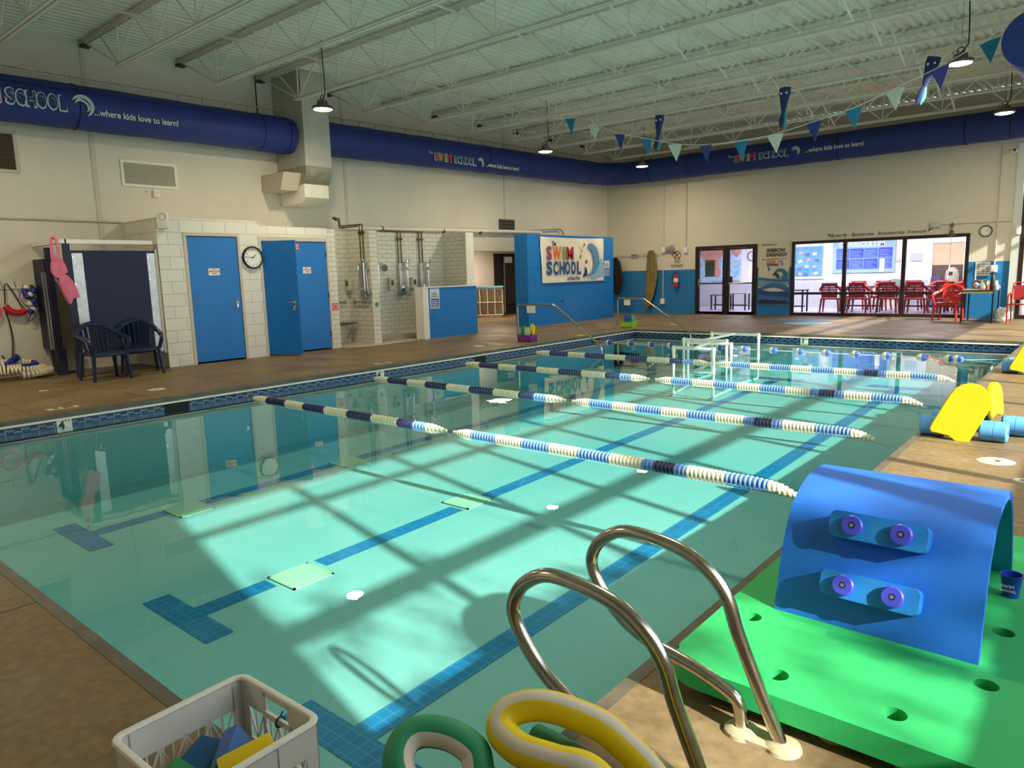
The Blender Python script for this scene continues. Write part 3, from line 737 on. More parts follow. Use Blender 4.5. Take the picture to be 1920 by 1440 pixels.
b.ob('perforations', M_dark, t)
# little boxes under the vent
tag(B().box(XL, XL+.03, 4.83, 4.87, 2.97, 3.0).ob('sensor', M_white), 'tiny square sensor under the wide wall vent, left one of the pair', 'sensor')
t = thing('thermostat', 'small cream control box under the wide wall vent', 'switch box', (XL, 5.0, 2.88))
B().box(XL, XL+.05, 4.94, 5.04, 2.88, 3.0).ob('case', M_white, t); B().lathe([(.012, 0), (.012, .01)], (XL+.05, 4.99, 2.95), 'x', 10).ob('knob', M_frame, t)
# pipes along the wall
b = B(); b.tube([(XL+.02, YN+.1, 2.46), (XL+.02, 4.35, 2.43)], .018, 8); tag(b.ob('conduit_pipe', M_frame), 'thin painted conduit running along the left wall to the block room', 'pipe')
t = thing('water_pipe', 'thick cream insulated pipe running along the top of the showers', 'pipe', (-4.25, 12, 2.43))
b = B(); b.tube([(-4.25, 8.9, 2.46), (-4.25, 15.7, 2.54)], .045, 12); b.ob('pipe', M_white, t)
for y in (9.95, 11.9, 13.25):
    b = B(); b.tube([(-4.25, y-.015, 2.475), (-4.25, y+.015, 2.475)], .055, 12); b.ob('band', M_pipe, t)
b = B(); b.tube(fillet([(-4.25, 15.7, 2.54), (-4.25, 15.85, 2.54), (-4.25, 15.85, 2.36)], .1), .05, 10); b.ob('elbow', M_white, t)
b = B(); b.tube(fillet([(-4.3, 14.6, 2.55), (-4.3, 16.9, 2.66), (-4.3, 17.05, 2.5)], .1), .018, 8); tag(b.ob('sprinkler_pipe', M_galv), 'thin bare metal pipe with a bent end above the blue banner wall', 'pipe')

# speaker on the block room corner
t = thing('loudspeaker', 'small white loudspeaker on the top corner of the block room', 'speaker', (XF+.06, 4.47, 2.25), math.radians(-28))
b = B(); b.obox((0, 0, .13), (.13, .17, .27), bev=.02); b.ob('cabinet', M_pvc, t, world=False)
b = B(); b.lathe([(.062, .064), (.06, .070), (.02, .062)], (0, 0, .18), 'x', 18); b.ob('woofer', M_frame, t, world=False)
b = B(); b.lathe([(.028, .064), (.026, .07), (.01, .066)], (0, .0, .065), 'x', 14); b.ob('tweeter', M_white, t, world=False)
b = B(); b.obox((-.09, 0, .12), (.06, .03, .10)); b.ob('bracket', M_frame, t, world=False)

# clocks
def clock(name, lab, c, R, r, hh, mm, rimm=None, parent=None):
    c = Vector(c); t = thing(name, lab, 'clock', c)
    M = R.to_4x4()
    def put(bb, nm, mt):
        bb.bm.transform(M) if False else bmesh.ops.transform(bb.bm, matrix=M, verts=bb.bm.verts); return bb.ob(nm, mt, t, world=False)
    b = B(); b.lathe([(r*.86, 0), (r, 0), (r, .03), (r*.95, .045), (r*.87, .04), (r*.86, .015)], n=40, caps=False); put(b, 'rim', rimm or M_black)
    b = B(); b.lathe([(.001, .01), (r*.87, .01), (r*.87, .014), (.001, .014)], n=32); put(b, 'face', M_paper)
    b = B()
    for k in range(60):
        a = math.radians(6*k); l = .05 if k % 5 else .10
        p = Vector((math.sin(a), math.cos(a), 0)); b.beam(p*r*.84+Vector((0, 0, .015)), p*r*(.84-l*.8)+Vector((0, 0, .015)), r*.02, .001)
    put(b, 'minute_marks', M_black)
    for k in range(1, 13):
        a = math.radians(30*k); p = Vector((math.sin(a)*r*.66, math.cos(a)*r*.66-r*.07, .015)); q = R @ p
        text(str(k), r*.20, M_black, c+q, R, t, 'numeral', align='CENTER', depth=.0006)
    for nm, ang, ln, wd in (('hour_hand', 30*(hh+mm/60), .42, .05), ('minute_hand', 6*mm, .66, .035)):
        a = math.radians(ang); p = Vector((math.sin(a), math.cos(a), 0)); b = B(); b.beam(-p*r*.12+Vector((0, 0, .02)), p*r*ln+Vector((0, 0, .02)), r*wd, .002); put(b, nm, M_black)
    return t
clock('wall_clock', 'round black-rimmed wall clock on the white block pillar between the two blue doors', (XF+.005, 6.02, 1.79), RX, .20, 1, 46)
# stickers
def sticker(name, lab, y, z, s, mt, x):
    b = B(); b.prism([(y+s*math.cos(k*math.pi/5)*(1 if k % 2 else .55), z+s*math.sin(k*math.pi/5)*(1 if k % 2 else .55)) for k in range(10)], x, x+.002, 'x'); tag(b.ob(name, mt), lab, 'sticker')
sticker('wall_sticker', 'small green splash sticker on the end of the tiled shower divider', 8.78, .82, .07, pm('sticker_green', (.05, .30, .05), .6), XF+.001)
sticker('wall_sticker', 'small dark green sticker on the shower back wall behind the low blue wall', 10.62, .72, .07, pm('sticker_green2', (.04, .20, .04), .6), -3.948)
t = thing('no_running_sticker', 'square red warning sticker on the tiled pillar beside the blue double door', 'sticker', (XF, 7.73, .75))
B().box(XF+.001, XF+.003, 7.66, 7.80, .76, .90).ob('backing', pm('sticker_red2', (.60, .06, .05)), t)
b = B(); b.tube([Vector((XF+.004, 7.73+.05*math.cos(a*.4), .83+.05*math.sin(a*.4))) for a in range(16)], .006, 5, closed=True); b.beam((XF+.004, 7.695, .795), (XF+.004, 7.765, .865), .01, .002); b.ob('symbol', M_paper, t)

# showers: pipework and fittings
XT = -3.948
def shower(y, lab, zp):
    t = thing('shower_fitting', lab, 'shower', (XT, y, 1.03), group='steel shower panels')
    b = B(); b.obox((XT+.045, y, 1.33), (.09, .17, .72), bev=.008); b.ob('panel', M_galv, t)
    b = B(); b.tube([(XT+.03, y-.05, 1.68), (XT+.03, y-.05, zp)], .013, 8); b.tube([(XT+.03, y+.05, 1.68), (XT+.03, y+.05, zp)], .013, 8); b.ob('riser_pipe', M_pipe, t)
    b = B(); b.tube([(XT+.03, y-.09, zp-.15), (XT+.03, y+.09, zp-.15)], .022, 8); b.ob('pipe_clamp', M_pipe, t)
    b = B(); b.tube(smoothpath([(XT+.09, y, 1.58), (XT+.17, y+.04, 1.62), (XT+.2, y+.05, 1.57)]), .014, 8); b.lathe([(.02, .0), (.045, -.03), (.05, -.06), (.01, -.062)], (XT+.2, y+.05, 1.58), n=16); b.ob('shower_head', M_chrome, t)
    b = B(); b.tube([(XT+.12, y+.13, 1.10), (XT+.12, y+.13, 1.72)], .010, 8); b.cyl((XT, y+.13, 1.13), (XT+.12, y+.13, 1.13), .012, 8).cyl((XT, y+.13, 1.70), (XT+.12, y+.13, 1.70), .012, 8); b.lathe([(.01, 0), (.045, .02), (.05, .05), (.01, .055)], (XT+.12, y+.13, 1.72), 'x', 14); b.ob('slide_bar', M_chrome, t)
    b = B(); b.lathe([(.05, .09), (.05, .11), (.02, .13)], (XT, y, 1.12), 'x', 16); b.cyl((XT+.12, y, 1.12), (XT+.12, y+.08, 1.12), .008, 8); b.ob('valve', M_chrome, t)
    return t
s1 = shower(9.3, 'steel shower panel on the tiled divider of the left bay, beside the grab bars', 2.46); s1.location = (-3.37, 8.676, 1.03); s1.rotation_euler = (0, 0, -math.pi/2)
shower(10.15, 'steel shower panel in the right tiled bay, between the two soap dispensers', 2.385)
shower(10.80, 'steel shower panel in the right tiled bay, half hidden behind the low blue wall', 2.385)
b = B(); b.tube(fillet([(-3.9, 8.40, 2.62), (-3.9, 8.52, 2.62), (-3.9, 8.52, 2.47), (-3.9, 8.64, 2.47), (-3.32, 8.64, 2.47)], .04), .014, 8); b.tube(fillet([(-3.85, 8.36, 2.58), (-3.85, 8.46, 2.58), (-3.85, 8.46, 2.43), (-3.85, 8.60, 2.43), (-3.42, 8.60, 2.43)], .04), .014, 8); b.cyl((-3.9, 8.36, 2.62), (-3.9, 8.42, 2.62), .026, 10)
tag(b.ob('copper_pipes', M_pipe), 'pair of dark copper pipes bending along the top of the left shower bay', 'pipe')
b = B(); b.tube([(XT+.03, 9.6, 2.405), (XT+.03, 10.9, 2.405)], .014, 8); tag(b.ob('supply_pipe', M_pipe), 'dark supply pipe joining the tops of the two right-hand shower risers', 'pipe')
def soap(y, z, lab):
    t = thing('soap_dispenser', lab, 'soap dispenser', (XT, y, z), group='wall soap dispensers')
    b = B(); b.obox((XT+.055, y, z+.15), (.11, .13, .26), bev=.015); b.ob('case', pm('beige_plastic', (.58, .54, .42), .4), t)
    b = B(); b.obox((XT+.112, y, z+.17), (.006, .075, .12), bev=.002); b.ob('window', pm('soap_green', (.03, .10, .05), .3), t)
    b = B(); b.obox((XT+.09, y, z+.02), (.06, .09, .035), bev=.008); b.ob('push_bar', M_galv, t)
    return t
s2 = soap(9.0, 1.10, 'beige soap dispenser in the left shower bay, above the grab bar'); s2.location = (-3.84, 8.676, 1.10); s2.rotation_euler = (0, 0, -math.pi/2)
soap(9.82, 1.08, 'beige soap dispenser in the right shower bay, nearer the tiled divider')
soap(10.50, 1.08, 'beige soap dispenser between the two right-hand shower panels')
t = thing('wall_shower_head', 'round shower head on a bent arm just right of the tiled divider', 'shower head', (XT, 9.55, 1.5))
b = B(); b.tube(smoothpath([(XT, 9.55, 1.66), (XT+.1, 9.55, 1.68), (XT+.16, 9.55, 1.62)]), .012, 8); b.ob('arm', M_chrome, t)
b = B(); b.lathe([(.02, 0), (.075, .03), (.08, .05), (.01, .055)], (XT+.15, 9.55, 1.58), 'x', 18); b.ob('head', pm('grey_nozzle', (.15, .15, .15), .4), t)
b = B(); b.tube([(XT+.02, 9.52, 1.05), (XT+.02, 9.52, 1.66)], .008, 6); b.ob('hose', M_chrome, t)
def grab(pts, lab):
    t = thing('grab_bar', lab, 'grab bar', pts[0]); b = B(); b.tube(fillet(pts, .05), .019, 10); b.ob('bar', M_galv, t)
    for p in (pts[0], pts[-1]):
        b = B(); b.lathe([(.045, 0), (.042, .012)], (p[0], p[1]-(.012 if p[0] > XT+.1 else 0), p[2]), 'x' if p[0] < XT+.1 else 'y', 16); b.ob('flange', M_galv, t)
YD = 8.676
grab([(-3.75, YD, .88), (-3.75, YD-.06, .88), (-3.24, YD-.06, .88), (-3.24, YD, .88)], 'horizontal grab bar low on the tiled divider of the left shower bay')
grab([(XT, 8.10, .88), (XT+.06, 8.10, .88), (XT+.06, 8.56, .88), (XT, 8.56, .88)], 'short grab bar half hidden behind the tiled pillar beside the blue double door')
grab([(-3.20, YD, 1.05), (-3.20, YD-.07, 1.05), (-3.24, YD-.07, 1.55), (-3.24, YD, 1.55)], 'vertical grab bar at the front edge of the tiled shower divider')
t = thing('fold_down_bench', 'dark fold-down shower bench behind the tiled pillar', 'bench', (XT, 8.4, .42))
b = B(); b.box(XT, XT+.32, 8.05, 8.62, .42, .445); b.ob('seat', pm('dark_bench', (.05, .04, .035), .5), t)
for yb in (8.56, 8.12):
    b = B(); b.beam((XT+.28, yb, .42), (XT+.02, yb, .1), .02, .02); b.ob('strut', M_galv, t)

# notices on the blue walls
def notice(x, y0, y1, z0, z1, lab, n=4):
    t = thing('notice_board', lab, 'sign', (x, (y0+y1)/2, z0))
    b = B(); b.box(x, x+.006, y0, y1, z0, z1); b.ob('board', pm('notice_white', (.62, .68, .72), .5), t)
    h = z1-z0; w = y1-y0; m = pm('notice_blue', (.03, .14, .42), .5)
    b = B(); b.box(x+.006, x+.008, y0+.1*w, y1-.08*w, z0+.05*h, z0+.5*h); b.ob('blue_field', m, t)
    text('RULES', .07, m, (x+.0065, y0+.2*w, z0+.84*h), RX, t, 'heading', bold=.001) if False else None
    b = B()
    for k in range(3): b.box(x+.006, x+.008, y0+.15*w, y1-.15*w-.02*k, z0+(.58+.09*k)*h, z0+(.61+.09*k)*h)
    b.ob('print_lines', M_dbl, t)
    b = B()
    for k in range(n): b.box(x+.008, x+.009, y0+.16*w, y1-.15*w-.03*(k % 2), z0+(.10+.09*k)*h, z0+(.13+.09*k)*h)
    b.ob('pale_lines', M_paper, t)
notice(-2.88, 10.05, 10.34, .66, 1.10, 'white and blue notice fixed to the low blue wall')
notice(-2.88, 17.06, 17.35, 1.24, 1.68, 'white and blue notice at the right end of the blue banner wall')
t = thing('hose_tap', 'small rusty hose tap on the blue banner wall below the banner', 'tap', (-2.88, 14.92, .6))
b = B(); b.cyl((-2.88, 14.92, .62), (-2.80, 14.92, .62), .014, 8); b.cyl((-2.80, 14.92, .62), (-2.80, 14.92, .57), .012, 8); b.ob('spout', M_pipe, t)
B().lathe([(.028, 0), (.028, .01)], (-2.80, 14.92, .65), n=10).ob('wheel', pm('rust', (.25, .05, .02), .7), t)

# banner
t = thing('swim_school_banner', 'white vinyl banner with colourful lettering hung on the blue wall', 'banner', (-2.86, 15.5, 1.1))
b = B(); nx, nz = 46, 20; x0 = -2.865; vs = []
for j in range(nz+1):
    row = []
    for i in range(nx+1):
        u = i/nx; v = j/nz
        y = 14.01+.06*(1-v)+u*(2.99-.07*(1-v)); z = 1.11+v*1.20-.03*math.sin(math.pi*u)*v*(0.6)
        fold = .010*math.sin(9*u+5*v)+.02*math.exp(-((u-.5)/.3)**2)*math.exp(-(v/.25)**2)+.012*math.sin(22*(u+v*.7))*math.exp(-((1-v)/.3)**2)
        row.append(b.bm.verts.new((x0+.012+fold*.8, y, z)))
    vs.append(row)
for j in range(nz):
    for i in range(nx): b.bm.faces.new((vs[j][i], vs[j][i+1], vs[j+1][i+1], vs[j+1][i]))
b.ob('sheet', pm('banner_vinyl', (.80, .77, .66), .5), t, smooth=True)
def bt(s, size, mt, y, z, **k): return text(s, size, mt, (-2.822, y, z), RX, t, **k)
bt('The', .16, M_dbl, 14.47, 2.08, bold=.005, fitw=.19)
CB = {'S': (.32, .04, .14), 'W': (.78, .16, .02), 'I': (.20, .36, .04), 'M': (.45, .03, .05)}
for ch, ya, yb_ in (('S', 14.24, 14.46), ('W', 14.52, 14.90), ('I', 14.94, 15.04), ('M', 15.10, 15.44)):
    bt(ch, .47, pm('banner_'+ch, CB[ch], .5), ya, 1.72, bold=.020, fitw=yb_-ya)
for ch, ya, yb_ in (('S', 14.22, 14.48), ('C', 14.52, 14.74), ('H', 14.78, 15.02), ('O', 15.05, 15.27), ('O', 15.32, 15.55), ('L', 15.61, 15.79)):
    bt(ch, .47, pm('banner_navy', (.02, .09, .25), .5), ya, 1.33, bold=.020, fitw=yb_-ya)
bt('of Kids First', .12, M_dbl, 15.14, 1.165, bold=.003, shear=.3)
# splash waves and dots printed on the right half
def blob(pts, mt, nm, x=-2.822, h=.002):
    b = B(); b.prism([(p.y, p.z) for p in smoothpath([(0, a, c) for a, c in pts], 6, closed=True)], x, x+h, 'x'); b.ob(nm, mt, t)
blob([(16.05, 1.28), (16.30, 1.36), (16.44, 1.62), (16.36, 1.92), (16.15, 2.08), (16.30, 2.17), (16.58, 2.05), (16.72, 1.80), (16.66, 1.50), (16.40, 1.26)], M_fish, 'wave_print')
blob([(16.10, 1.24), (16.45, 1.30), (16.70, 1.55), (16.80, 1.75), (16.92, 1.62), (16.90, 1.42), (16.98, 1.30), (16.70, 1.26), (16.55, 1.18)], pm('pale_splash', (.22, .50, .68), .5), 'splash_print', h=.003)
blob([(15.9, 1.24), (16.0, 1.40), (15.98, 1.52), (16.10, 1.42), (16.08, 1.27)], M_dbl, 'fin_print', h=.003)
for yy, zz, r_, mt in ((15.86, 1.95, .04, 'o'), (15.80, 1.80, .055, 'g'), (15.98, 2.12, .045, 'r'), (16.08, 1.66, .055, 'r'), (15.74, 2.03, .022, 'n')):
    blob([(yy+r_*math.cos(a)*.8, zz+r_*math.sin(a)) for a in (0, .9, 1.8, 2.7, 3.6, 4.5, 5.4)], cm[mt], 'dot_print')

# ================================================================ folding stall and chairs at the left
t = thing('folding_stall', 'dark navy folding changing stall with mirrored strips, standing left of the block room', 'changing stall', (-3.5, 3.6, 0))
NV = M_navy
b = B(); b.box(-3.24, -3.16, 3.02, 3.10, .0, 2.0); b.ob('post', NV, t)
b = B(); b.box(-3.90, -3.82, 2.98, 3.06, .0, 1.97); b.ob('post', NV, t)
b = B(); b.box(-3.23, -3.19, 3.10, 4.33, .28, 1.90); b.ob('front_board', NV, t)
b = B(); b.box(-3.19, -3.183, 3.12, 3.27, .28, 1.86); b.ob('mirror_strip', M_galv, t)
b = B(); b.box(-3.19, -3.183, 4.20, 4.33, .28, 1.86); b.ob('mirror_strip', M_galv, t)
b = B(); b.box(-3.188, -3.176, 3.27, 4.20, .30, 1.90); b.ob('navy_canvas', pm('navy_canvas', (.010, .016, .065), .7), t)
b = B(); b.box(-3.25, -3.17, 4.33, 4.37, .25, 1.92); b.ob('edge_trim', M_frame, t)
b = B(); b.box(-3.90, -4.38, 2.96, 3.0, .40, 1.80); b.ob('side_wing', NV, t)
b = B(); b.box(-3.26, -3.16, 3.04, 4.30, 2.0, 2.06); b.box(-4.36, -3.16, 2.96, 3.06, 2.0, 2.06); b.ob('top_rail', M_pvc, t)
b = B(); b.box(-4.38, -3.82, 3.06, 3.10, .02, .40); b.ob('kick_board', NV, t)
for y in (2.93, 2.95):
    b = B(); b.box(-3.90-.06*(y < 2.94), -3.88-.06*(y < 2.94), y, y+.02, .40, 1.60); b.ob('track', M_galv, t)
for yy, zz in ((3.13, 1.8), (3.13, .9), (3.13, 1.4), (4.22, 1.45), (4.22, 1.0), (4.22, 1.8)):
    b = B(); b.lathe([(.012, 0), (.01, .01)], (-3.183, yy, zz), 'x', 8); b.ob('bolt', M_chrome, t)

def monobloc(name, lab, mt, loc, rz, slots='v', group=None):
    """one-piece plastic armchair: seat, curved slatted back, arms flowing into the front legs; faces local +x"""
    t = thing(name, lab, 'chair', loc, rz, group)
    w, d, sz = .27, .24, .42
    b = B(); P = rrect(.46, .48, .08); b.prism(P, sz-.02, sz); b.ob('seat', mt, t, world=False)
    b = B()
    for s in (-1, 1):
        b.beam((.20, s*.22, sz-.03), (-.18, s*.22, sz-.03), .02, .05)
    b.beam((.22, -.22, sz-.03), (.22, .22, sz-.03), .02, .05); b.ob('apron', mt, t, world=False)
    for sx, sy in ((1, 1), (1, -1), (-1, 1), (-1, -1)):
        b = B(); x = .20 if sx > 0 else -.19; b.tube([(x, sy*.22, sz-.01), (x+sx*.045, sy*.255, 0)], [.045, .030], 8, flat=.7); b.ob('leg', mt, t, world=False)
    # top hoop: arms and back rim in one sweep
    arm = smoothpath([(.22, s_*w, z) for s_, z in ((-1, .60),)] + [(.05, -w-.01, .63), (-.12, -w+.0, .66), (-.24, -.19, .76), (-.30, 0, .82), (-.24, .19, .76), (-.12, w, .66), (.05, w+.01, .63), (.22, w, .60)], 6)
    b = B(); b.tube(arm, .030, 8, flat=1.3); b.ob('arm_hoop', mt, t, world=False)
    for s in (-1, 1):
        b = B(); b.tube(smoothpath([(.22, s*w, .60), (.25, s*w, .55), (.22, s*.235, sz-.02)]), [.028]*17, 8); b.ob('arm_support', mt, t, world=False)
    if slots == 'v':
        for k in range(6):
            y = (-2.5+k)*.066; b = B(); b.tube(smoothpath([(-.20, y*.9, sz-.01), (-.245, y, .56), (-.29+.35*y*y*3, y*1.12, .80-.9*y*y)], 5), .036, 8, flat=.6); b.ob('back_slat', mt, t, world=False)
    else:
        b = B()
        for z0, z1 in ((.44, .56), (.575, .625), (.64, .685), (.70, .745), (.76, .86)):
            pts = [(-.22-.10*(z0-.42)-(.05*(1-(y/.2)**2)), y, z0) for y in (-.21, -.14, -.07, 0, .07, .14, .21)]
            for p, q in zip(pts, pts[1:]):
                dz = z1-z0; v = [b.bm.verts.new(c) for c in (p, q, (q[0]-.10*dz, q[1], z1), (p[0]-.10*dz, p[1], z1), (p[0]-.015, p[1], z0), (q[0]-.015, q[1], z0), (q[0]-.015-.1*dz, q[1], z1), (p[0]-.015-.1*dz, p[1], z1))]
                for f in ((0, 1, 2, 3), (7, 6, 5, 4), (0, 4, 5, 1), (3, 2, 6, 7)): b.bm.faces.new([v[i] for i in f])
        for s in (-1, 0, 1):
            b.beam((-.235-.04*(s == 0), s*.195, .43), (-.28-.05*(s == 0), s*.195, .84), .03 if s else .035, .02, up=(1, 0, 0))
        b.ob('slotted_back', mt, t, world=False)
    return t
M_navychair = pm('dark_blue_plastic', (.010, .022, .065), .25)
monobloc('plastic_armchair', 'dark blue plastic armchair in front of the stall, left of the two', M_navychair, (-2.62, 3.20, 0), math.radians(2))
monobloc('plastic_armchair', 'dark blue plastic armchair next to the white block wall, right of the two', M_navychair, (-2.84, 3.82, 0), math.radians(-14))

# hooks with gear on the left wall
t = thing('hook_rail', 'thin white hook rail on the wall at the left edge', 'hook rail', (XL, 2.6, 1.36))
B().box(XL, XL+.02, 1.6, 2.86, 1.36, 1.39).ob('rail', M_white, t)
for y in (2.0, 2.3, 2.50, 2.68):
    b = B(); b.tube(smoothpath([(XL+.02, y, 1.50), (XL+.03, y, 1.40), (XL+.07, y, 1.38), (XL+.08, y, 1.42)]), .005, 6); b.ob('hook', M_galv, t)
t = thing('rescue_tube', 'red rescue float with a long black strap hanging from the wall hooks', 'rescue float', (XL+.1, 2.62, 1.0))
b = B(); b.tube(smoothpath([(XL+.09, 2.50, 1.10), (XL+.10, 2.56, 1.02), (XL+.10, 2.68, .99), (XL+.09, 2.76, 1.03)]), .048, 10); b.ob('float', M_red, t)
b = B(); b.tube(smoothpath([(XL+.08, 2.5, 1.12), (XL+.05, 2.56, 1.44), (XL+.08, 2.74, 1.05)]), .009, 6); b.tube(smoothpath([(XL+.06, 2.50, 1.1), (XL+.05, 2.55, .6), (XL+.05, 2.48, .2), (XL+.05, 2.38, .35)]), .010, 6); b.ob('strap', M_black, t)
t = thing('pink_swim_ring', 'pink ring hanging at the very left edge beside the red float', 'swim ring', (XL+.1, 2.33, .9))
b = B(); b.tube(arc((XL+.09, 2.30, 1.02), .13, 0, 360, 18, (0, 1, 0), (0, 0, 1))[:-1], .022, 8, closed=True); b.ob('ring', pm('pink_foam', (.75, .10, .25), .5), t)
random.seed(3)
t = thing('float_string_bundle', 'bundle of blue and white floats on a string hanging from the wall hooks', 'float string', (XL+.12, 2.92, 1.0))
MF_W = pm('cream_float', (.80, .76, .58), .45); MF_B = pm('royal_float', (.02, .04, .30), .4); MF_L = pm('light_blue_float', (.16, .34, .78), .4); MF_N = pm('navy_float', (.02, .025, .12), .4)
for k in range(24):
    y = 2.845+random.uniform(-.06, .05); z = 1.18+random.uniform(-.19, .19); x = XL+.07+random.uniform(0, .07)
    b = B(); b.sphere((x, y, z), .05); b.ob('float_ball', (MF_W, MF_B, MF_B)[k % 3], t)
b = B(); b.tube(smoothpath([(XL+.06, 2.78, 1.42), (XL+.12, 2.7, 1.2), (XL+.12, 2.88, .95), (XL+.1, 2.78, .86), (XL+.08, 2.88, 1.1), (XL+.06, 2.82, 1.42)]), .006, 5); b.ob('cord', MF_B, t)
t = thing('pink_swim_vest', 'pink swim vest hanging from the top rail of the navy stall', 'swim vest', (-3.2, 2.9, 1.3))
pk = pm('pink_fabric', (.62, .14, .24), .8, rgb2=(.72, .20, .32), scale=9)
def cloth(pts, th, nm, mt, t, ax='x'):
    b = B(); b.prism([(p.y, p.z) for p in smoothpath([(0, a, c) for a, c in pts], 4, closed=True)], th[0], th[1], 'x')
    bmesh.ops.triangulate(b.bm, faces=b.bm.faces); o = b.ob(nm, mt, t); return o
cloth([(2.80, 1.62), (2.84, 1.78), (2.93, 1.80), (3.0, 1.60), (2.94, 1.55), (2.85, 1.50)], (-3.12, -3.05), 'chest_panel', pk, t)
cloth([(2.90, 1.34), (2.88, 1.50), (2.96, 1.55), (3.05, 1.45), (3.12, 1.22), (3.04, 1.20), (2.98, 1.12)], (-3.12, -3.04), 'lower_panel', pk, t)
b = B(); b.tube(smoothpath([(-3.1, 2.83, 1.76), (-3.14, 2.86, 2.05), (-3.24, 2.9, 2.08)]), .018, 6); b.tube(smoothpath([(-3.1, 2.92, 1.78), (-3.14, 2.93, 2.04), (-3.24, 2.92, 2.08)]), .018, 6); b.ob('shoulder_strap', pk, t)
b = B(); b.tube(smoothpath([(-3.09, 2.86, 1.5), (-3.08, 2.95, 1.35), (-3.08, 3.06, 1.4)]), .008, 5); b.ob('buckle_strap', M_black, t)
# coiled lane line
def beadpath(path, r, seq, t, name='float_disc'):
    pass
t = thing('coiled_lane_line', 'coiled pile of cream and blue lane-line floats on the floor under the wall hooks', 'lane line', (-3.95, 2.55, 0))
coil = []
for k in range(110):
    a = k*.17; rx = .44-.0016*k; ry = .52-.0028*k
    coil.append(Vector((-4.0+rx*.5*math.cos(a)+.03*math.sin(a*3), 2.42+ry*math.sin(a), .065+.0018*k+.02*math.sin(a*1.3))))
coil += [Vector((-4.1+.008*k, 2.42+.008*k, .26+.008*k)) for k in range(12)]
cp = smoothpath(coil, 3); acc = 0; last = cp[0]; nd = 0; meshes = {}
def discmesh(r, th, mt, key):
    if key in meshes: return meshes[key]
    b = B(); b.lathe([(r*.45, -th*.5), (r*.92, -th*.42), (r, -th*.18), (r, th*.18), (r*.92, th*.42), (r*.45, th*.5)], n=14)
    o = b.ob('float_disc', mt, None, origin=None); me = o.data; bpy.data.objects.remove(o); meshes[key] = me; return me
def place_disc(p, d, r, th, mt, key, t, name='float_disc', kind=None):
    o = bpy.data.objects.new(name, discmesh(r, th, mt, key)); C.objects.link(o); o.parent = t
    o.location = Vector(p)-Vector(t.location); o.rotation_euler = Vector(d).to_track_quat('Z', 'Y').to_euler(); return o
cnt = 0; extra = B()
for a, c in zip(cp, cp[1:]):
    acc += (c-a).length
    if acc > .036:
        acc = 0; sg = (nd//9) % 3; mt, key = (MF_B, 'cb') if sg == 1 else (MF_W, 'cw')
        if cnt < 100 and nd > 60: place_disc(c, c-a, .052, .034, mt, key, t); cnt += 1
        elif nd <= 60:
            q = (c-a).to_track_quat('Z', 'Y').to_matrix().to_4x4(); q.translation = c
            bb = bmesh.new(); bb.from_mesh(discmesh(.052, .034, mt, key)); bb.transform(q); me_ = bpy.data.meshes.new('x'); bb.to_mesh(me_); extra.bm.from_mesh(me_); bpy.data.meshes.remove(me_); bb.free()
        nd += 1
tag(extra.ob('hidden_discs', MF_W, t), kind='stuff')
# ================================================================ far wall
YW = YF-.002
def fr(b, x0, x1, z0, z1, w=.07, d=.06, y=YF):
    for a in ((x0, x0+w, z0, z1), (x1-w, x1, z0, z1), (x0+w, x1-w, z1-w, z1), (x0+w, x1-w, z0, z0+w)): b.box(a[0], a[1], y-.02, y+d, a[2], a[3])
t = thing('door_4', None, None, (-.28, YF, 0)); t['kind'] = 'structure'
b = B(); fr(b, D0, D1, 0, DH, .08); b.box(-.31, -.21, YF-.02, YF+.06, .08, DH-.08); b.ob('frame', M_bronze, t)
for x0, x1 in ((D0+.08, -.31), (-.21, D1-.08)):
    b = B(); fr(b, x0+.004, x1-.004, .02, DH-.085, .05, .04); b.box(x0+.05, x1-.05, YF-.01, YF+.03, .90, .94); b.ob('leaf_frame', M_bronze, t)
    b = B(); b.box(x0+.05, x1-.05, YF+.006, YF+.012, .08, DH-.14); b.ob('pane', M_glass, t)
b = B(); b.tube(fillet([(-.17, YF-.02, .92), (-.17, YF-.08, .92), (.55, YF-.08, .94), (.55, YF-.02, .94)], .03), .014, 8); b.ob('push_bar', M_steel, t)
b = B(); b.box(-.19, -.05, YF-.05, YF-.02, .93, 1.12); b.ob('lock_box', M_black, t)
b = B(); b.tube(fillet([(-1.10, YF-.02, 1.05), (-1.10, YF-.07, 1.05), (-1.10, YF-.07, .85), (-1.10, YF-.02, .85)], .03), .012, 8); b.ob('pull_handle', M_steel, t)
for x in (-1.0, .35):
    b = B(); b.box(x, x+.28, YF-.05, YF-.01, DH-.12, DH-.07); b.ob('closer', M_black, t)
t = thing('window_2', None, None, (3.76, YF, 0)); t['kind'] = 'structure'
b = B(); fr(b, W0, W1, 0, WH, .08); b.ob('frame', M_bronze, t)
for x in (3.04, 4.46):
    b = B(); b.box(x-.045, x+.045, YF-.02, YF+.06, .08, WH-.08); b.ob('mullion', M_bronze, t)
for x0, x1 in ((W0+.08, 2.995), (3.085, 4.415), (4.505, W1-.08)):
    b = B(); b.box(x0, x1, YF-.015, YF+.05, .58, .645); b.ob('transom', M_bronze, t)
    b = B(); b.box(x0, x1, YF+.006, YF+.012, .08, WH-.08); b.ob('pane', M_glass, t)
t = thing('window_3', None, None, (7.9, YF, 0)); t['kind'] = 'structure'
b = B(); fr(b, G0, 9.6, 0, 4.0, .09); b.box(G0+.09, 9.6, YF-.02, YF+.06, 2.05, 2.12); b.ob('frame', M_bronze, t)
b = B(); b.box(G0+.09, 9.51, YF+.006, YF+.012, .09, 3.9); b.ob('pane', M_glass, t)
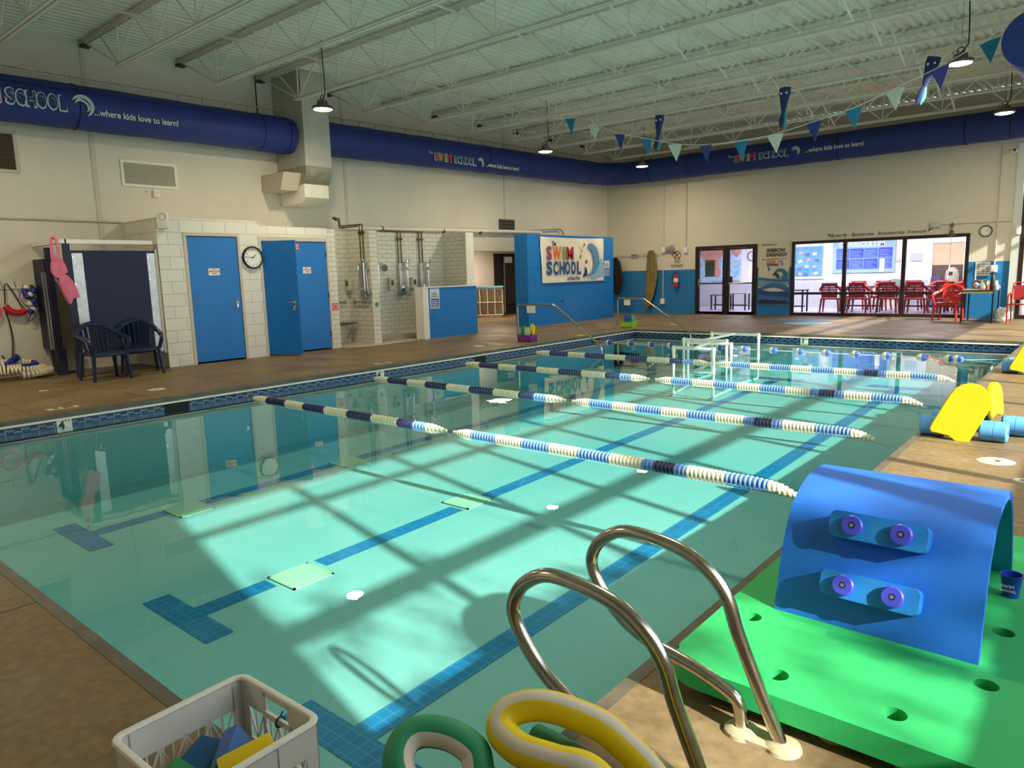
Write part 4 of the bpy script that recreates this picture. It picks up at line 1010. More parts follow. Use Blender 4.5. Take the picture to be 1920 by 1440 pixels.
b = B(); b.box(9.6, XR+.2, YF, YF+.2, 0, 4.0); struct('wall_pier', b, M_wall, origin=None)
b = B(); b.box(6.88, 11.5, 22.4, 22.6, 0, 4.6); struct('wall_outside', b, pm('pink_render', (.62, .50, .42), .7), origin=None)
b = B(); b.box(6.88, 14, YF+.15, 23, -.1, 0); struct('floor_outside', b, M_deck, origin=None)

# ribbon banner
t = thing('ribbon_banner', 'tall narrow banner with blue waves reading RIBBON EARNED beside the glazed double door', 'banner', (1.14, YF-.02, .30))
bx0, bx1, bz0, bz1 = .72, 1.60, .30, 2.10; yb = YF-.016
b = B()
N1, N2 = 14, 24; g = [[b.bm.verts.new((bx0+(bx1-bx0)*i/N1, yb-.006*math.sin(i*.9+j*.3), bz0+(bz1-bz0)*j/N2)) for i in range(N1+1)] for j in range(N2+1)]
for j in range(N2):
    for i in range(N1): b.bm.faces.new((g[j][i], g[j][i+1], g[j+1][i+1], g[j+1][i]))
b.ob('sheet', pm('banner_cream', (.62, .58, .46), .6), t, smooth=True)
def bwave(zb, zt, mt, nm, y):
    """band between two wavy edges given as lists of heights"""
    n = 24; top = []; bot = []
    for i in range(n+1):
        u = i/n; f = lambda H: sum(h*wt for h, wt in zip(H, ((1-u)**3, 3*u*(1-u)**2, 3*u*u*(1-u), u**3)))
        top.append((bx0+(bx1-bx0)*u, f(zt))); bot.append((bx0+(bx1-bx0)*u, f(zb)))
    b = B()
    for i in range(n): b.quad((bot[i][0], y, bot[i][1]), (bot[i+1][0], y, bot[i+1][1]), (top[i+1][0], y, max(top[i+1][1], bot[i+1][1]+.001)), (top[i][0], y, max(top[i][1], bot[i][1]+.001)))
    b.ob(nm, mt, t)
WB = [pm('wave_mid', (.04, .14, .32), .6), pm('wave_pale', (.16, .32, .40), .6), pm('wave_navy', (.02, .06, .20), .6), pm('wave_dark', (.015, .03, .09), .6), pm('wave_blue', (.03, .13, .36), .6)]
y = yb-.009
bwave([.80, .80, .80, .85], [1.02, 1.05, .95, 1.28], WB[1], 'wave_band', y)
bwave([1.0, .98, .90, .95], [1.07, 1.08, .95, 1.02], WB[0], 'wave_band', y-.001)
bwave([.66, .80, .86, .60], [.74, .92, 1.02, .78], WB[0], 'wave_band', y-.002)
bwave([.60, .50, .56, .46], [.78, .60, .70, .66], WB[2], 'wave_band', y-.003)
bwave([.40, .44, .50, .36], [.62, .50, .58, .50], WB[4], 'wave_band', y-.004)
bwave([.31, .31, .31, .31], [.42, .44, .46, .38], WB[3], 'wave_band', y-.005)
def curl(cx, cz, r, mt, y, a0=-60, a1=200):
    b = B(); n = 18; P = []
    for i in range(n+1):
        a = math.radians(a0+(a1-a0)*i/n); w_ = r*.42*(1-i/n)**.7+.004; rr = r*(1-.25*i/n); P.append((cx+(rr+w_)*math.cos(a), cz+(rr+w_)*math.sin(a), cx+(rr-w_)*math.cos(a), cz+(rr-w_)*math.sin(a)))
    for p, q in zip(P, P[1:]): b.quad((p[0], y, p[1]), (q[0], y, q[1]), (q[2], y, q[3]), (p[2], y, p[3]))
    b.ob('curling_wave', mt, t)
curl(1.33, 1.13, .17, WB[0], y-.006); curl(1.20, 1.10, .085, WB[3], y-.007, -30, 170)
curl(.98, 1.32, .06, WB[4], y-.006, -60, 90)
text('Ask about our', .075, M_dbl, (.80, y-.004, 1.97), RY, t, shear=.3)
text('RIBBON', .145, M_black, (.94, y-.004, 1.78), RY, t, bold=.002, shear=.2); text('EARNED!', .145, M_black, (.93, y-.004, 1.655), RY, t, bold=.002, shear=.2)
text('where kids LEARN to swim', .062, cm['r'], (.80, y-.004, 1.565), RY, t, shear=.3)
text('SWIM', .09, cm['o'], (.96, y-.004, 1.475), RY, t, bold=.004); text('SCHOOL', .085, M_dbl, (.96, y-.004, 1.395), RY, t, bold=.004)
curl(1.33, 1.46, .07, M_fish, y-.004, -50, 160)

# stroke names above the window
t = thing('stroke_names', 'row of black stroke names painted above the lobby window', 'lettering', (3.7, YF-.003, 2.1))
for s_, x in (('Butterfly', 2.66), ('Backstroke', 3.18), ('Breaststroke', 3.82), ('Freestyle', 4.50)):
    text(s_, .125, M_black, (x, YF-.004, 2.105), RY, t, s_.lower()+'_word', shear=.25, bold=.0, sx=.95)
for x, s_ in ((2.60, 1), (5.02, -1)):
    b = B(); b.prism([(p.x, p.z) for p in smoothpath([(x-.04*s_, 0, 2.16), (x+.02*s_, 0, 2.20), (x+.05*s_, 0, 2.15), (x+.01*s_, 0, 2.10), (x+.03*s_, 0, 2.14), (x+.0*s_, 0, 2.165)], 4, closed=True)], YF-.004, YF-.001, 'y'); b.ob('wave_mark', WB[3], t)

# wall-mounted odds and ends
clock('wall_clock', 'round black-rimmed wall clock on the far wall, above the desk', (6.18, YF-.005, 2.07), RY, .135, 2, 9)
clock('wall_clock', 'small black-rimmed clock on the white lobby wall, seen through the glazed double door', (-1.36, 24.29, 1.76), RY, .17, 1, 52)
t = thing('emergency_light', 'small grey box light with a conduit running right, above the lobby window', 'light fitting', (5.13, YF-.05, 2.2))
b = B(); b.obox((5.13, YF-.05, 2.28), (.22, .08, .13), bev=.015); b.ob('case', pm('grey_case', (.45, .50, .50), .4), t)
b = B(); b.tube([(5.23, YF-.02, 2.28), (6.66, YF-.02, 2.27)], .012, 6); b.ob('conduit', M_frame, t)
def conduit(x, z0, z1, lab, box=True):
    t = thing('conduit', lab, 'conduit', (x, YF-.02, z0))
    b = B(); b.tube([(x, YF-.022, z0), (x, YF-.022, z1)], .016, 8); b.ob('tube', M_frame, t)
    if box: b = B(); b.obox((x, YF-.04, z0), (.13, .08, .17), bev=.01); b.ob('socket_box', M_pvc, t)
    for z in np.arange(z0+.5, z1, .9):
        b = B(); b.box(x-.03, x+.03, YF-.01, YF, z-.01, z+.01); b.ob('strap', M_frame, t)
conduit(-2.30, 1.98, 4.5, 'painted conduit dropping to a socket box left of the no diving sign')
conduit(-1.55, 1.95, 4.5, 'painted conduit dropping to a small box left of the glazed double door')
conduit(-2.33, .38, 1.36, 'white conduit on the blue wall below the coat rail, with a low box')
conduit(6.40, 1.18, 4.0, 'painted conduit dropping to a socket box above the desk')
t = thing('junction_boxes', 'cluster of small grey electrical boxes left above the no diving sign', 'junction box', (-2.1, YF-.04, 1.9))
for x, z, a, c in ((-2.18, 1.98, .2, .16), (-2.0, 2.0, .12, .2), (-2.02, 1.88, .08, .08)):
    b = B(); b.obox((x, YF-.04, z), (a, .07, c), bev=.008); b.ob('box', M_galv, t)
b = B(); b.tube(smoothpath([(-2.24, YF-.05, 2.05), (-2.12, YF-.07, 2.1), (-1.98, YF-.05, 2.12), (-1.9, YF-.05, 2.0)]), .01, 6); b.ob('cable', M_frame, t)
t = thing('no_diving_sign', 'NO DIVING sign painted on the cream wall above the fire extinguisher', 'sign', (-1.86, YF-.003, 1.5))
b = B(); pts = arc((-1.86, YF-.006, 1.80), .125, 0, 360, 28, (1, 0, 0), (0, 0, 1))[:-1]; b.tube(pts, .012, 5, closed=True); b.beam((-1.95, YF-.006, 1.89), (-1.77, YF-.006, 1.71), .004, .024, up=(1, 0, 1)); b.ob('red_ring', pm('ring_red', (.35, .05, .03), .6), t)
b = B(); b.tube(smoothpath([(-1.94, YF-.005, 1.74), (-1.88, YF-.005, 1.80), (-1.80, YF-.005, 1.87)]), .014, 5); b.sphere((-1.90, YF-.005, 1.88), .025); b.beam((-1.93, YF-.005, 1.72), (-1.79, YF-.005, 1.72), .003, .012); b.ob('diver_symbol', M_black, t)
text('NO', .125, M_black, (-1.94, YF-.004, 1.565), RY, t, bold=.001); text('DIVING', .125, M_black, (-2.06, YF-.004, 1.43), RY, t, bold=.001, sx=.95)
t = thing('fire_extinguisher', 'red fire extinguisher with a white label on the blue wall', 'fire extinguisher', (-1.84, YF-.1, .82))
b = B(); b.lathe([(.05, .82), (.072, .84), (.075, .88), (.075, 1.12), (.065, 1.17), (.03, 1.20), (.025, 1.24)], (-1.84, YF-.10, 0), n=20); b.ob('cylinder', M_red, t)
b = B(); b.lathe([(.0765, .98), (.0765, 1.10)], (-1.84, YF-.10, 0), n=20, caps=False); b.ob('label', M_paper, t)['label'] = 'white label'
b = B(); b.beam((-1.90, YF-.1, 1.27), (-1.78, YF-.12, 1.26), .03, .02); b.beam((-1.90, YF-.1, 1.30), (-1.78, YF-.14, 1.32), .025, .012); b.ob('lever', M_black, t)
b = B(); b.tube(smoothpath([(-1.86, YF-.12, 1.24), (-1.94, YF-.15, 1.18), (-1.93, YF-.15, .95)]), .012, 6); b.ob('hose', M_black, t)

# coat rail with clothes
t = thing('coat_rail', 'cream coat rail with pegs on the far wall above the blue band', 'coat rail', (-3.3, YF-.03, 1.82))
B().box(-4.3, -2.42, YF-.02, YF, 1.80, 1.88).ob('board', M_frame, t)
for k in range(11):
    x = -4.2+.17*k; b = B(); b.tube([(x, YF-.02, 1.84), (x, YF-.08, 1.86), (x, YF-.09, 1.90)], .008, 6); b.ob('peg', M_white, t)
b = B(); b.box(-3.48, -3.24, YF-.03, YF-.02, 1.76, 1.90); b.ob('plaque', pm('plaque_grey', (.35, .36, .42), .5), t)
text('PLEASE HANG UP', .03, M_black, (-3.46, YF-.032, 1.83), RY, t)
def hung(name, lab, prof, mt, n=40, th=.05, y=YF-.12, cat='robe'):
    """draped cloth: left and right outline per height, with soft vertical folds"""
    b = B(); G = []
    for zc, xl, xr in prof:
        ring = []
        for k in range(n):
            u = k/n*2; side = 1 if u < 1 else -1; v = u if u < 1 else 2-u
            x = xl+(xr-xl)*v; f = .018*math.sin(v*17+zc*2)+.01*math.sin(v*31)
            ring.append(b.bm.verts.new((x, y+side*th*math.sin(math.pi*min(1, max(0, v)))**.5*.6+f*.7, zc)))
        G.append(ring)
    for A, D in zip(G, G[1:]):
        for k in range(n): b.bm.faces.new((A[k], A[(k+1) % n], D[(k+1) % n], D[k]))
    b.bm.faces.new(G[0]); b.bm.faces.new(G[-1][::-1])
    return tag(b.ob(name, mt, smooth=True), lab, cat)
hung('towel', 'long mustard-yellow robe hanging from the coat rail, reaching down the blue wall', [(1.98, -2.78, -2.60), (1.85, -2.84, -2.54), (1.5, -2.86, -2.50), (1.2, -2.88, -2.48), (.9, -2.90, -2.52), (.6, -2.92, -2.60), (.3, -2.93, -2.70), (.12, -2.92, -2.84)], pm('mustard_cloth', (.24, .18, .055), .85, rgb2=(.16, .11, .035), scale=5))
hung('dark_coat', 'dark navy coat hanging from the coat rail at the end of the blue banner wall', [(1.80, -4.12, -3.96), (1.65, -4.20, -3.84), (1.4, -4.24, -3.78), (1.1, -4.22, -3.72), (.85, -4.16, -3.76), (.66, -4.08, -3.86), (.6, -4.0, -3.90)], pm('dark_cloth', (.012, .012, .022), .85), cat='coat')
t = thing('victory_bell', 'small brass bell with a long pull cord hanging in front of the lobby window', 'bell', (5.50, YF-.12, 2.0))
b = B(); b.lathe([(.10, 1.98), (.085, 2.0), (.055, 2.05), (.045, 2.10), (.02, 2.13), (.01, 2.135)], (5.50, YF-.14, 0), n=18); b.ob('bell_cup', pm('old_brass', (.20, .13, .09), .4, .7), t)
b = B(); b.prism([(5.50+.05*math.cos(a), 2.24+.075*math.sin(a)) for a in (0, math.pi/2, math.pi, 3*math.pi/2)], YF-.15, YF-.13, 'y'); b.cyl((5.5, YF-.14, 2.13), (5.5, YF-.14, 2.20), .008, 6); b.cyl((5.5, YF-.14, 2.2), (5.5, YF, 2.2), .008, 6); b.ob('bracket', pm('old_brass', (.2, .13, .09)), t)
b = B(); b.tube(smoothpath([(5.50, YF-.14, 1.98), (5.49, YF-.14, 1.3), (5.46, YF-.14, .75)]), .006, 5); b.ob('pull_cord', M_paper, t)
t = thing('wall_notice', 'framed white chart of small squares on the blue wall above the desk', 'notice', (6.16, YF-.01, 1.0))
B().box(6.02, 6.32, YF-.012, YF, 1.02, 1.34).ob('sheet', M_paper, t)
b = B()
for j in range(5):
    for k in range(3): b.box(6.05+.09*k, 6.05+.09*k+.075, YF-.015, YF-.012, 1.05+.055*j, 1.05+.055*j+.04)
b.ob('squares', pm('chart_grey', (.30, .30, .28), .6), t)
t = thing('wall_socket', 'pale socket plate on the blue wall behind the desk, beside a thin cable', 'socket', (6.40, YF-.05, 1.17))
b = B(); b.box(6.27, 6.38, YF-.012, YF, .74, .90); b.box(6.42, 6.50, YF-.012, YF, .76, .90); b.ob('plate', M_paper, t)
b = B(); b.tube(smoothpath([(6.40, YF-.05, 1.12), (6.41, YF-.03, .95), (6.38, YF-.03, .72)]), .006, 5); b.ob('cable', M_black, t)
t = thing('security_camera', 'small white dome camera high in the far right corner', 'camera', (6.62, YF-.1, 3.78))
b = B(); b.obox((6.60, YF-.05, 3.85), (.08, .1, .08), bev=.01); b.ob('mount', M_pvc, t); b = B(); b.lathe([(.05, 0), (.05, -.10), (.03, -.13)], (6.65, YF-.06, 3.84), 'y', 14); b.ob('body', M_pvc, t); b = B(); b.lathe([(.032, -.131), (.03, -.14)], (6.65, YF-.06, 3.84), 'y', 12); b.ob('glass_eye', M_black, t)
b = B(); b.obox((6.82, YF-.06, 2.05), (.10, .06, .20), bev=.01); tag(b.ob('alarm_box', M_pvc), 'white alarm box on the corner trim at the right edge', 'alarm box')

# desk with clutter
t = thing('desk', 'small black-framed desk with a pale edge against the blue far wall', 'desk', (6.2, 18.3, 0))
dx0, dx1, dy0, dy1 = 6.02, 6.60, 18.0, 19.0
b = B(); b.box(dx0-.03, dx1+.03, dy0-.02, dy1, .70, .73); b.ob('desk_top', pm('dark_top', (.05, .045, .04), .4), t)
B().box(dx0, dx1, dy0-.025, dy0-.015, .655, .70).ob('edge_strip', pm('pale_strip', (.45, .38, .25), .5), t)
for x in (dx0, dx1):
    for y in (dy0, dy1-.04):
        B().box(x-.015, x+.015, y, y+.03, 0, .70).ob('leg', M_black, t)
b = B(); b.box(dx0, dx1, dy0+.005, dy0+.025, .04, .06); b.ob('foot_rail', M_black, t)
zt = .731
b = B(); b.box(6.04, 6.30, 18.05, 18.3, zt, zt+.02); tag(b.ob('paper_stack', M_paper), 'flat stack of papers at the left front of the desk', 'papers')
def bottle(x, y, r, h, mt, lab, cat='bottle', capm=None):
    t = thing('bottle', lab, cat, (x, y, zt)); b = B(); b.lathe([(r*.9, 0), (r, .01), (r, h*.68), (r*.45, h*.8), (r*.4, h*.86)], (x, y, zt), n=14); b.ob('body', mt, t)
    b = B(); b.lathe([(r*.45, h*.86), (r*.45, h)], (x, y, zt), n=12); b.ob('cap', capm or M_white, t)
bottle(6.36, 18.2, .035, .22, pm('white_bottle', (.70, .74, .70), .35), 'white squeeze bottle at the front of the desk')
bottle(6.55, 18.25, .045, .40, M_black, 'tall black drinks bottle on the right of the desk', capm=M_black)
t = thing('photo_frame', 'round brown ornament leaning at the back of the desk', 'ornament', (6.22, 18.6, zt)); b = B(); b.tube(arc((6.22, 18.6, zt+.11), .085, 0, 360, 16, (1, 0, 0), (0, 0, 1))[:-1], .028, 8, closed=True); b.ob('wreath', pm('brown_wreath', (.14, .045, .03), .7), t); b = B(); b.sphere((6.22, 18.6, zt+.11), .035); b.ob('centre', M_white, t)
t = thing('potted_plant', 'little green plant in a pot behind the white bottle on the desk', 'plant', (6.33, 18.7, zt)); b = B(); b.lathe([(.03, 0), (.045, .09)], (6.33, 18.7, zt), n=12); b.ob('pot', M_white, t)
b = B()
for k in range(14):
    a = k*2.4; b.tube(smoothpath([(6.33, 18.7, zt+.08), (6.33+.03*math.cos(a), 18.7+.03*math.sin(a), zt+.17+.01*(k % 4)), (6.33+.08*math.cos(a), 18.7+.08*math.sin(a), zt+.18+.02*(k % 3))], 3), [.008]*6+[.002], 5)
b.ob('leaves', pm('leaf_green', (.10, .22, .04), .6), t)
t = thing('spray_bottle', 'clear pump bottle standing behind the wreath on the desk', 'bottle', (6.14, 18.8, zt)); b = B(); b.lathe([(.04, 0), (.045, .02), (.04, .14), (.012, .24), (.01, .28)], (6.14, 18.8, zt), n=12); b.ob('body', pm('pale_plastic', (.35, .48, .55), .2), t); b = B(); b.obox((6.14, 18.79, zt+.29), (.02, .06, .02)); b.ob('nozzle', M_white, t)
for k, (x, y, mt, lab) in enumerate(((6.43, 18.45, pm('brick_red', (.35, .08, .04), .5), 'small red cup near the middle of the desk'), (6.48, 18.62, pm('tan', (.35, .22, .10), .5), 'small tan cup behind the red cup on the desk'), (6.60, 18.55, M_paper, 'white mug at the back right corner of the desk'))):
    t = thing('cup', lab, 'cup', (x, y, zt)); b = B(); b.lathe([(.03, 0), (.038, .10), (.034, .10), (.028, .01)], (x, y, zt), n=14); b.ob('body', mt, t); b = B(); b.tube(arc((x+.04, y, zt+.05), .025, -90, 90, 8), .005, 5); b.ob('handle', mt, t)
t = thing('rubbish_bag', 'crumpled white plastic bag on the floor under the right side of the desk', 'bag', (6.72, 18.75, 0))
b = B(); r_ = bmesh.ops.create_icosphere(b.bm, subdivisions=4, radius=.16)
for v in b.bm.verts: n_ = v.co.normalized(); v.co = Vector((v.co.x*1.0, v.co.y*.8, v.co.z*.95))*(1+.10*math.sin(7*n_.x+5*n_.z)*math.sin(6*n_.y+2)+.05*math.sin(19*n_.z+11*n_.x))+Vector((6.72, 18.75, .165))
b.ob('sack', pm('white_sack', (.62, .64, .64), .45), t, smooth=True)
b = B(); b.box(6.64, 6.80, 18.56, 18.64, .01, .05); b.ob('spilled_label', M_paper, t)
# red chairs on the deck
M_redch = pm('red_chair_plastic', (.50, .020, .015), .35)
monobloc('red_plastic_chair', 'red plastic armchair on the deck in front of the lobby window, beside the desk', M_redch, (5.64, 18.78, 0), math.radians(-98), 'h')
t = thing('red_metal_chair', 'red tubular metal chair cut by the right edge of the photo', 'chair', (7.15, 18.2, 0), math.radians(-90))
for s in (-1, 1):
    b = B(); b.tube(fillet([(.24, s*.27, 0), (.24, s*.27, .62), (-.26, s*.27, .66), (-.30, s*.24, 0)], .08), .014, 8); b.ob('side_frame', M_redch, t, world=False)
b = B(); b.tube(fillet([(-.20, -.24, .42), (-.34, -.24, .88), (-.34, .24, .88), (-.20, .24, .42)], .07), .014, 8); b.ob('back_frame', M_redch, t, world=False)
b = B(); b.tube(fillet([(.22, -.25, .42), (.22, .25, .42), (-.22, .25, .40), (-.22, -.25, .40)], .05), .013, 8, closed=True); b.box(-.20, .20, -.24, .24, .415, .425); b.ob('seat', M_redch, t, world=False)
b = B(); b.box(-.30, -.28, -.22, .22, .5, .82); b.ob('backrest', pm('red_sling', (.35, .02, .03), .7), t, world=False)
# things beyond the right-hand glazing
t = thing('folding_table', 'white folding table loaded with gear beyond the glazing at the right edge', 'table', (7.5, 20.6, 0))
b = B(); b.box(6.95, 8.6, 20.3, 20.95, .62, .66); b.ob('table_top', M_pvc, t)
for x in (7.05, 8.5):
    for y in (20.35, 20.9): B().box(x-.015, x+.015, y-.015, y+.015, 0, .62).ob('leg', M_galv, t)
b = B(); b.obox((7.15, 20.45, .76), (.26, .2, .2), bev=.02); tag(b.ob('red_box', M_red), 'red box at the near end of the white folding table outside', 'box')
b = B(); b.obox((7.5, 20.5, .78), (.38, .3, .22), bev=.08); tag(b.ob('kit_bag', pm('khaki', (.30, .26, .15), .8)), 'khaki kit bag on the white folding table outside', 'bag')

# ================================================================ lobby behind the glass
LB = pm('lobby_white', (.80, .78, .80), .6)
b = B(); b.box(-2.0, 6.86, 24.3, 24.5, 0, 2.8).box(6.68, 6.88, YF+.2, 24.3, 0, 2.8).box(-2.0, 6.88, YF+.2, 24.5, 2.7, 2.85)
b.box(-4.0, -2.0, 24.3, 24.5, 0, 2.8).box(-4.0, -3.8, YF+.2, 24.3, 0, 2.8).box(-4.0, -2.0, YF+.2, 24.5, 2.7, 2.85); struct('wall_lobby', b, LB, origin=None)
b = B(); b.box(-4.0, 6.88, YF+.15, 24.5, -.1, 0); struct('floor_lobby', b, pm('lobby_floor', (.34, .32, .42), .35, rgb2=(.40, .37, .46), scale=3), origin=None)
b = B(); b.box(-3.8, 4.3, 24.27, 24.3, 0, .85); struct('baseboard_lobby', b, pm('grey_dado', (.48, .48, .52), .6), origin=None)
# wall pictures in the lobby
t = thing('pool_photo_mural', 'large poster of pale blue pool water behind the glazed double door', 'poster', (-2.4, 24.26, .9))
b = B(); b.box(-3.6, -1.74, 24.255, 24.265, .90, 2.35); b.ob('water_print', pm('mural_water', (.22, .48, .72), .6, rgb2=(.62, .78, .86), scale=9), t)
b = B(); b.prism([(p.x, p.z) for p in smoothpath([(-3.40, 0, 2.2), (-3.25, 0, 1.75), (-2.90, 0, 1.45), (-2.65, 0, 1.0), (-2.50, 0, 1.2), (-2.60, 0, 1.6), (-2.35, 0, 1.9), (-2.00, 0, 2.2)], 5, closed=True)], 24.25, 24.256, 'y'); b.ob('swimmer_print', pm('mural_skin', (.62, .30, .24), .6), t)
b = B(); b.prism([(p.x, p.z) for p in smoothpath([(-2.23, 0, 2.2), (-2.08, 0, 1.9), (-1.88, 0, 1.75), (-1.76, 0, 1.95), (-1.78, 0, 2.2)], 4, closed=True)], 24.25, 24.256, 'y'); b.ob('arm_print', pm('mural_skin', (.62, .3, .24)), t)
t = thing('door_poster', 'small yellow and teal poster taped inside the left door pane', 'poster', (-.72, YF+.03, 1.1))
B().box(-.94, -.62, YF+.02, YF+.024, 1.12, 1.62).ob('sheet', pm('poster_tan', (.38, .30, .16), .6), t); B().box(-.91, -.65, YF+.0185, YF+.02, 1.15, 1.38).ob('teal_part', pm('poster_teal', (.05, .25, .35), .6), t); B().box(-.91, -.65, YF+.0185, YF+.02, 1.42, 1.58).ob('dark_part', pm('poster_dark', (.12, .07, .04), .6, rgb2=(.5, .38, .18), scale=20), t)
t = thing('ribbon_display', 'blue display board of small pinned photos at the left of the lobby window', 'display board', (1.2, 24.2, .95))
B().box(-.10, 1.05, 24.24, 24.26, 1.0, 2.0).ob('board', pm('display_blue', (.08, .28, .46), .6, rgb2=(.16, .40, .58), scale=6), t)
B().box(-.15, 1.12, 24.23, 24.262, .93, 1.0).ob('ledge', M_paper, t)
random.seed(5)
for k in range(16):
    x = .02+.27*(k % 4)+random.uniform(-.03, .07); z = 1.08+.23*(k//4)+random.uniform(-.04, .04)
    b = B(); b.obox((x, 24.22, z), (.13, .006, .09), Matrix.Rotation(random.uniform(-.3, .3), 3, 'Y')); b.ob('pinned_photo', (M_paper, pm('photo_pink', (.6, .35, .38), .6), pm('photo_blue', (.08, .16, .35), .6))[k % 3], t)
t = thing('curriculum_poster', 'large blue poster headed CURRICULUM on the lobby wall', 'poster', (3.2, 24.2, 1.0))
px0, px1 = 1.38, 3.24
B().box(px0, px1, 24.25, 24.265, 1.10, 2.30).ob('backing', pm('poster_pale', (.30, .48, .58), .6), t)
text('CURRICULUM', .22, M_paper, (1.56, 24.245, 1.93), RY, t, 'title', bold=.003)
for j in range(2):
    for k in range(4):
        b = B(); b.box(px0+.12+.42*k, px0+.12+.42*k+.40, 24.242, 24.25, 1.22+.34*j, 1.22+.34*j+.315); b.ob('chart_cell', (pm('cell_blue', (.03, .06, .55), .6), pm('cell_blue2', (.06, .12, .62), .6))[(j+k) % 2], t)
        b = B()
        for q in range(5): b.box(px0+.15+.42*k, px0+.15+.42*k+.34-.06*(q % 3), 24.238, 24.242, 1.25+.34*j+.05*q, 1.25+.34*j+.05*q+.012)
        b.ob('cell_print', pm('cell_pale', (.30, .45, .85), .6), t)
b = B(); b.box(3.28, 3.38, 24.26, 24.29, 1.42, 1.54); tag(b.ob('light_switch', M_frame), 'small light switch on the lobby wall right of the curriculum poster', 'switch')
b = B(); b.box(3.68, 4.0, 24.26, 24.28, 1.42, 1.66); tag(b.ob('framed_notice', pm('frame_grey', (.50, .50, .58), .5)), 'small grey framed notice on the lobby wall near the inner doorway', 'notice')
t = thing('inner_doorway', 'bright inner lobby doorway with a tan upper wall and dark lower half', 'doorway', (4.7, 24.2, 0))
B().box(4.28, 5.10, 24.24, 24.28, 1.28, 1.94).ob('tan_wall_beyond', pm('tan_wall', (.60, .44, .28), .6), t); B().box(4.28, 5.10, 24.24, 24.28, 0, 1.28).ob('dark_lower_part', pm('dark_brown_panel', (.09, .06, .05), .6), t)
b = B()
for a in ((4.20, 4.28, 0, 2.0), (5.10, 5.18, 0, 2.0), (4.28, 5.10, 1.94, 2.0)): b.box(a[0], a[1], 24.2, 24.29, a[2], a[3])
b.ob('door_surround', M_paper, t); B().box(4.72, 4.75, 24.215, 24.24, .3, 1.28).ob('glass_edge', M_paper, t)
t = thing('litter_bin', 'tan dome-topped litter bin seen in the inner lobby doorway', 'bin', (4.86, 23.95, 0)); b = B(); b.lathe([(.16, 0), (.18, .8), (.18, 1.0), (.15, 1.12), (.07, 1.2), (.01, 1.21)], (4.86, 23.95, 0), n=20); b.ob('body', pm('bin_tan', (.42, .34, .24), .5), t); b = B(); b.obox((4.84, 23.785, 1.03), (.13, .05, .11), bev=.02); b.ob('opening', M_black, t)
t = thing('lobby_backpack', 'dark blue bag on the floor in the inner lobby doorway', 'bag', (4.45, 23.95, 0)); b = B(); b.obox((4.45, 24.0, .48), (.30, .2, .96), bev=.08); b.ob('bag_body', pm('bag_blue', (.03, .05, .14), .7), t)
t = thing('round_cushion', 'grey-green round cushion behind the middle row of red lobby chairs', 'cushion', (3.35, 23.9, 0)); b = B(); b.sphere((3.35, 23.9, .66), .27, (1.1, .7, .9), 20); b.ob('ball', pm('grey_green', (.16, .22, .22), .6), t); b = B(); b.lathe([(.22, 0), (.2, .34)], (3.35, 23.9, 0), n=16); b.ob('stand', M_frame, t)
t = thing('water_dispenser', 'white slim dispenser on a post in front of the curriculum poster', 'dispenser', (3.1, 23.3, 0)); b = B(); b.cyl((3.1, 23.3, 0), (3.1, 23.3, 1.15), .022, 10); b.ob('post', M_pvc, t); b = B(); b.obox((3.1, 23.28, 1.32), (.13, .12, .42), bev=.04); b.ob('head', M_pvc, t); b = B(); b.lathe([(.16, 0), (.15, .02)], (3.1, 23.3, 0), n=16); b.ob('foot', M_pvc, t)
# tables
TT = pm('table_wood', (.17, .11, .08), .4)
def ltable(x, y, lab, w=.7, d=.6, h=.72, top=TT, lg=M_black, grp=None):
    t = thing('lobby_table', lab, 'table', (x, y, 0), group=grp); B().box(x-w/2, x+w/2, y-d/2, y+d/2, h-.03, h).ob('table_top', top, t)
    for sx in (-1, 1):
        for sy in (-1, 1): B().box(x+sx*(w/2-.04)-.02, x+sx*(w/2-.04)+.02, y+sy*(d/2-.04)-.02, y+sy*(d/2-.04)+.02, 0, h-.03).ob('leg', lg, t)
    B().box(x-w/2+.04, x+w/2-.04, y-.015, y+.015, .14, .18).ob('stretcher', lg, t)
    return t
ltable(-1.42, 21.9, 'dark wooden bench table behind the left pane of the glazed double door', .62, .4, .50)
ltable(-.74, 21.75, 'lighter wooden bench table behind the right pane of the glazed double door', .62, .4, .56, pm('table_wood2', (.45, .26, .18), .5))
ltable(1.25, 21.4, 'small dark round-edged side table at the left end of the lobby window', .5, .5, .66, M_black)
t = thing('pink_high_chair', 'bright pink and red high chair beside the clock wall, seen through the right door pane', 'chair', (-.42, 22.9, 0))
B().box(-.54, -.28, 22.98, 23.02, .5, 1.0).ob('backrest', pm('pink_plastic', (.85, .10, .22), .4), t); B().box(-.56, -.28, 22.72, 23.0, .42, .50).ob('seat', pm('pink_plastic', (.85, .1, .22)), t)
for x in (-.54, -.30):
    for y in (22.76, 22.98): B().box(x-.012, x+.012, y-.012, y+.012, 0, .42).ob('leg', M_redch, t)
M_redlob = pm('deep_red_plastic', (.30, .008, .014), .4)
c0 = monobloc('lobby_chair', 'x', M_redlob, (2.25, 21.2, 0), math.radians(90), 'h', 'red lobby chairs')
spots = [(2.28, 21.15, 96), (3.05, 21.15, 88), (3.78, 21.25, 92), (4.50, 21.15, 90), (5.20, 21.20, 88), (5.90, 21.3, 93)]
on = ['first', 'second', 'third', 'fourth', 'fifth', 'sixth']
for i, (x, y, a) in enumerate(spots):
    o = c0 if i == 0 else dup(c0)
    o.location = (x, y, 0); o.rotation_euler = (0, 0, math.radians(a)); o['label'] = f'red slotted-back lobby chair, {on[i]} from the left in the row nearest the glass'
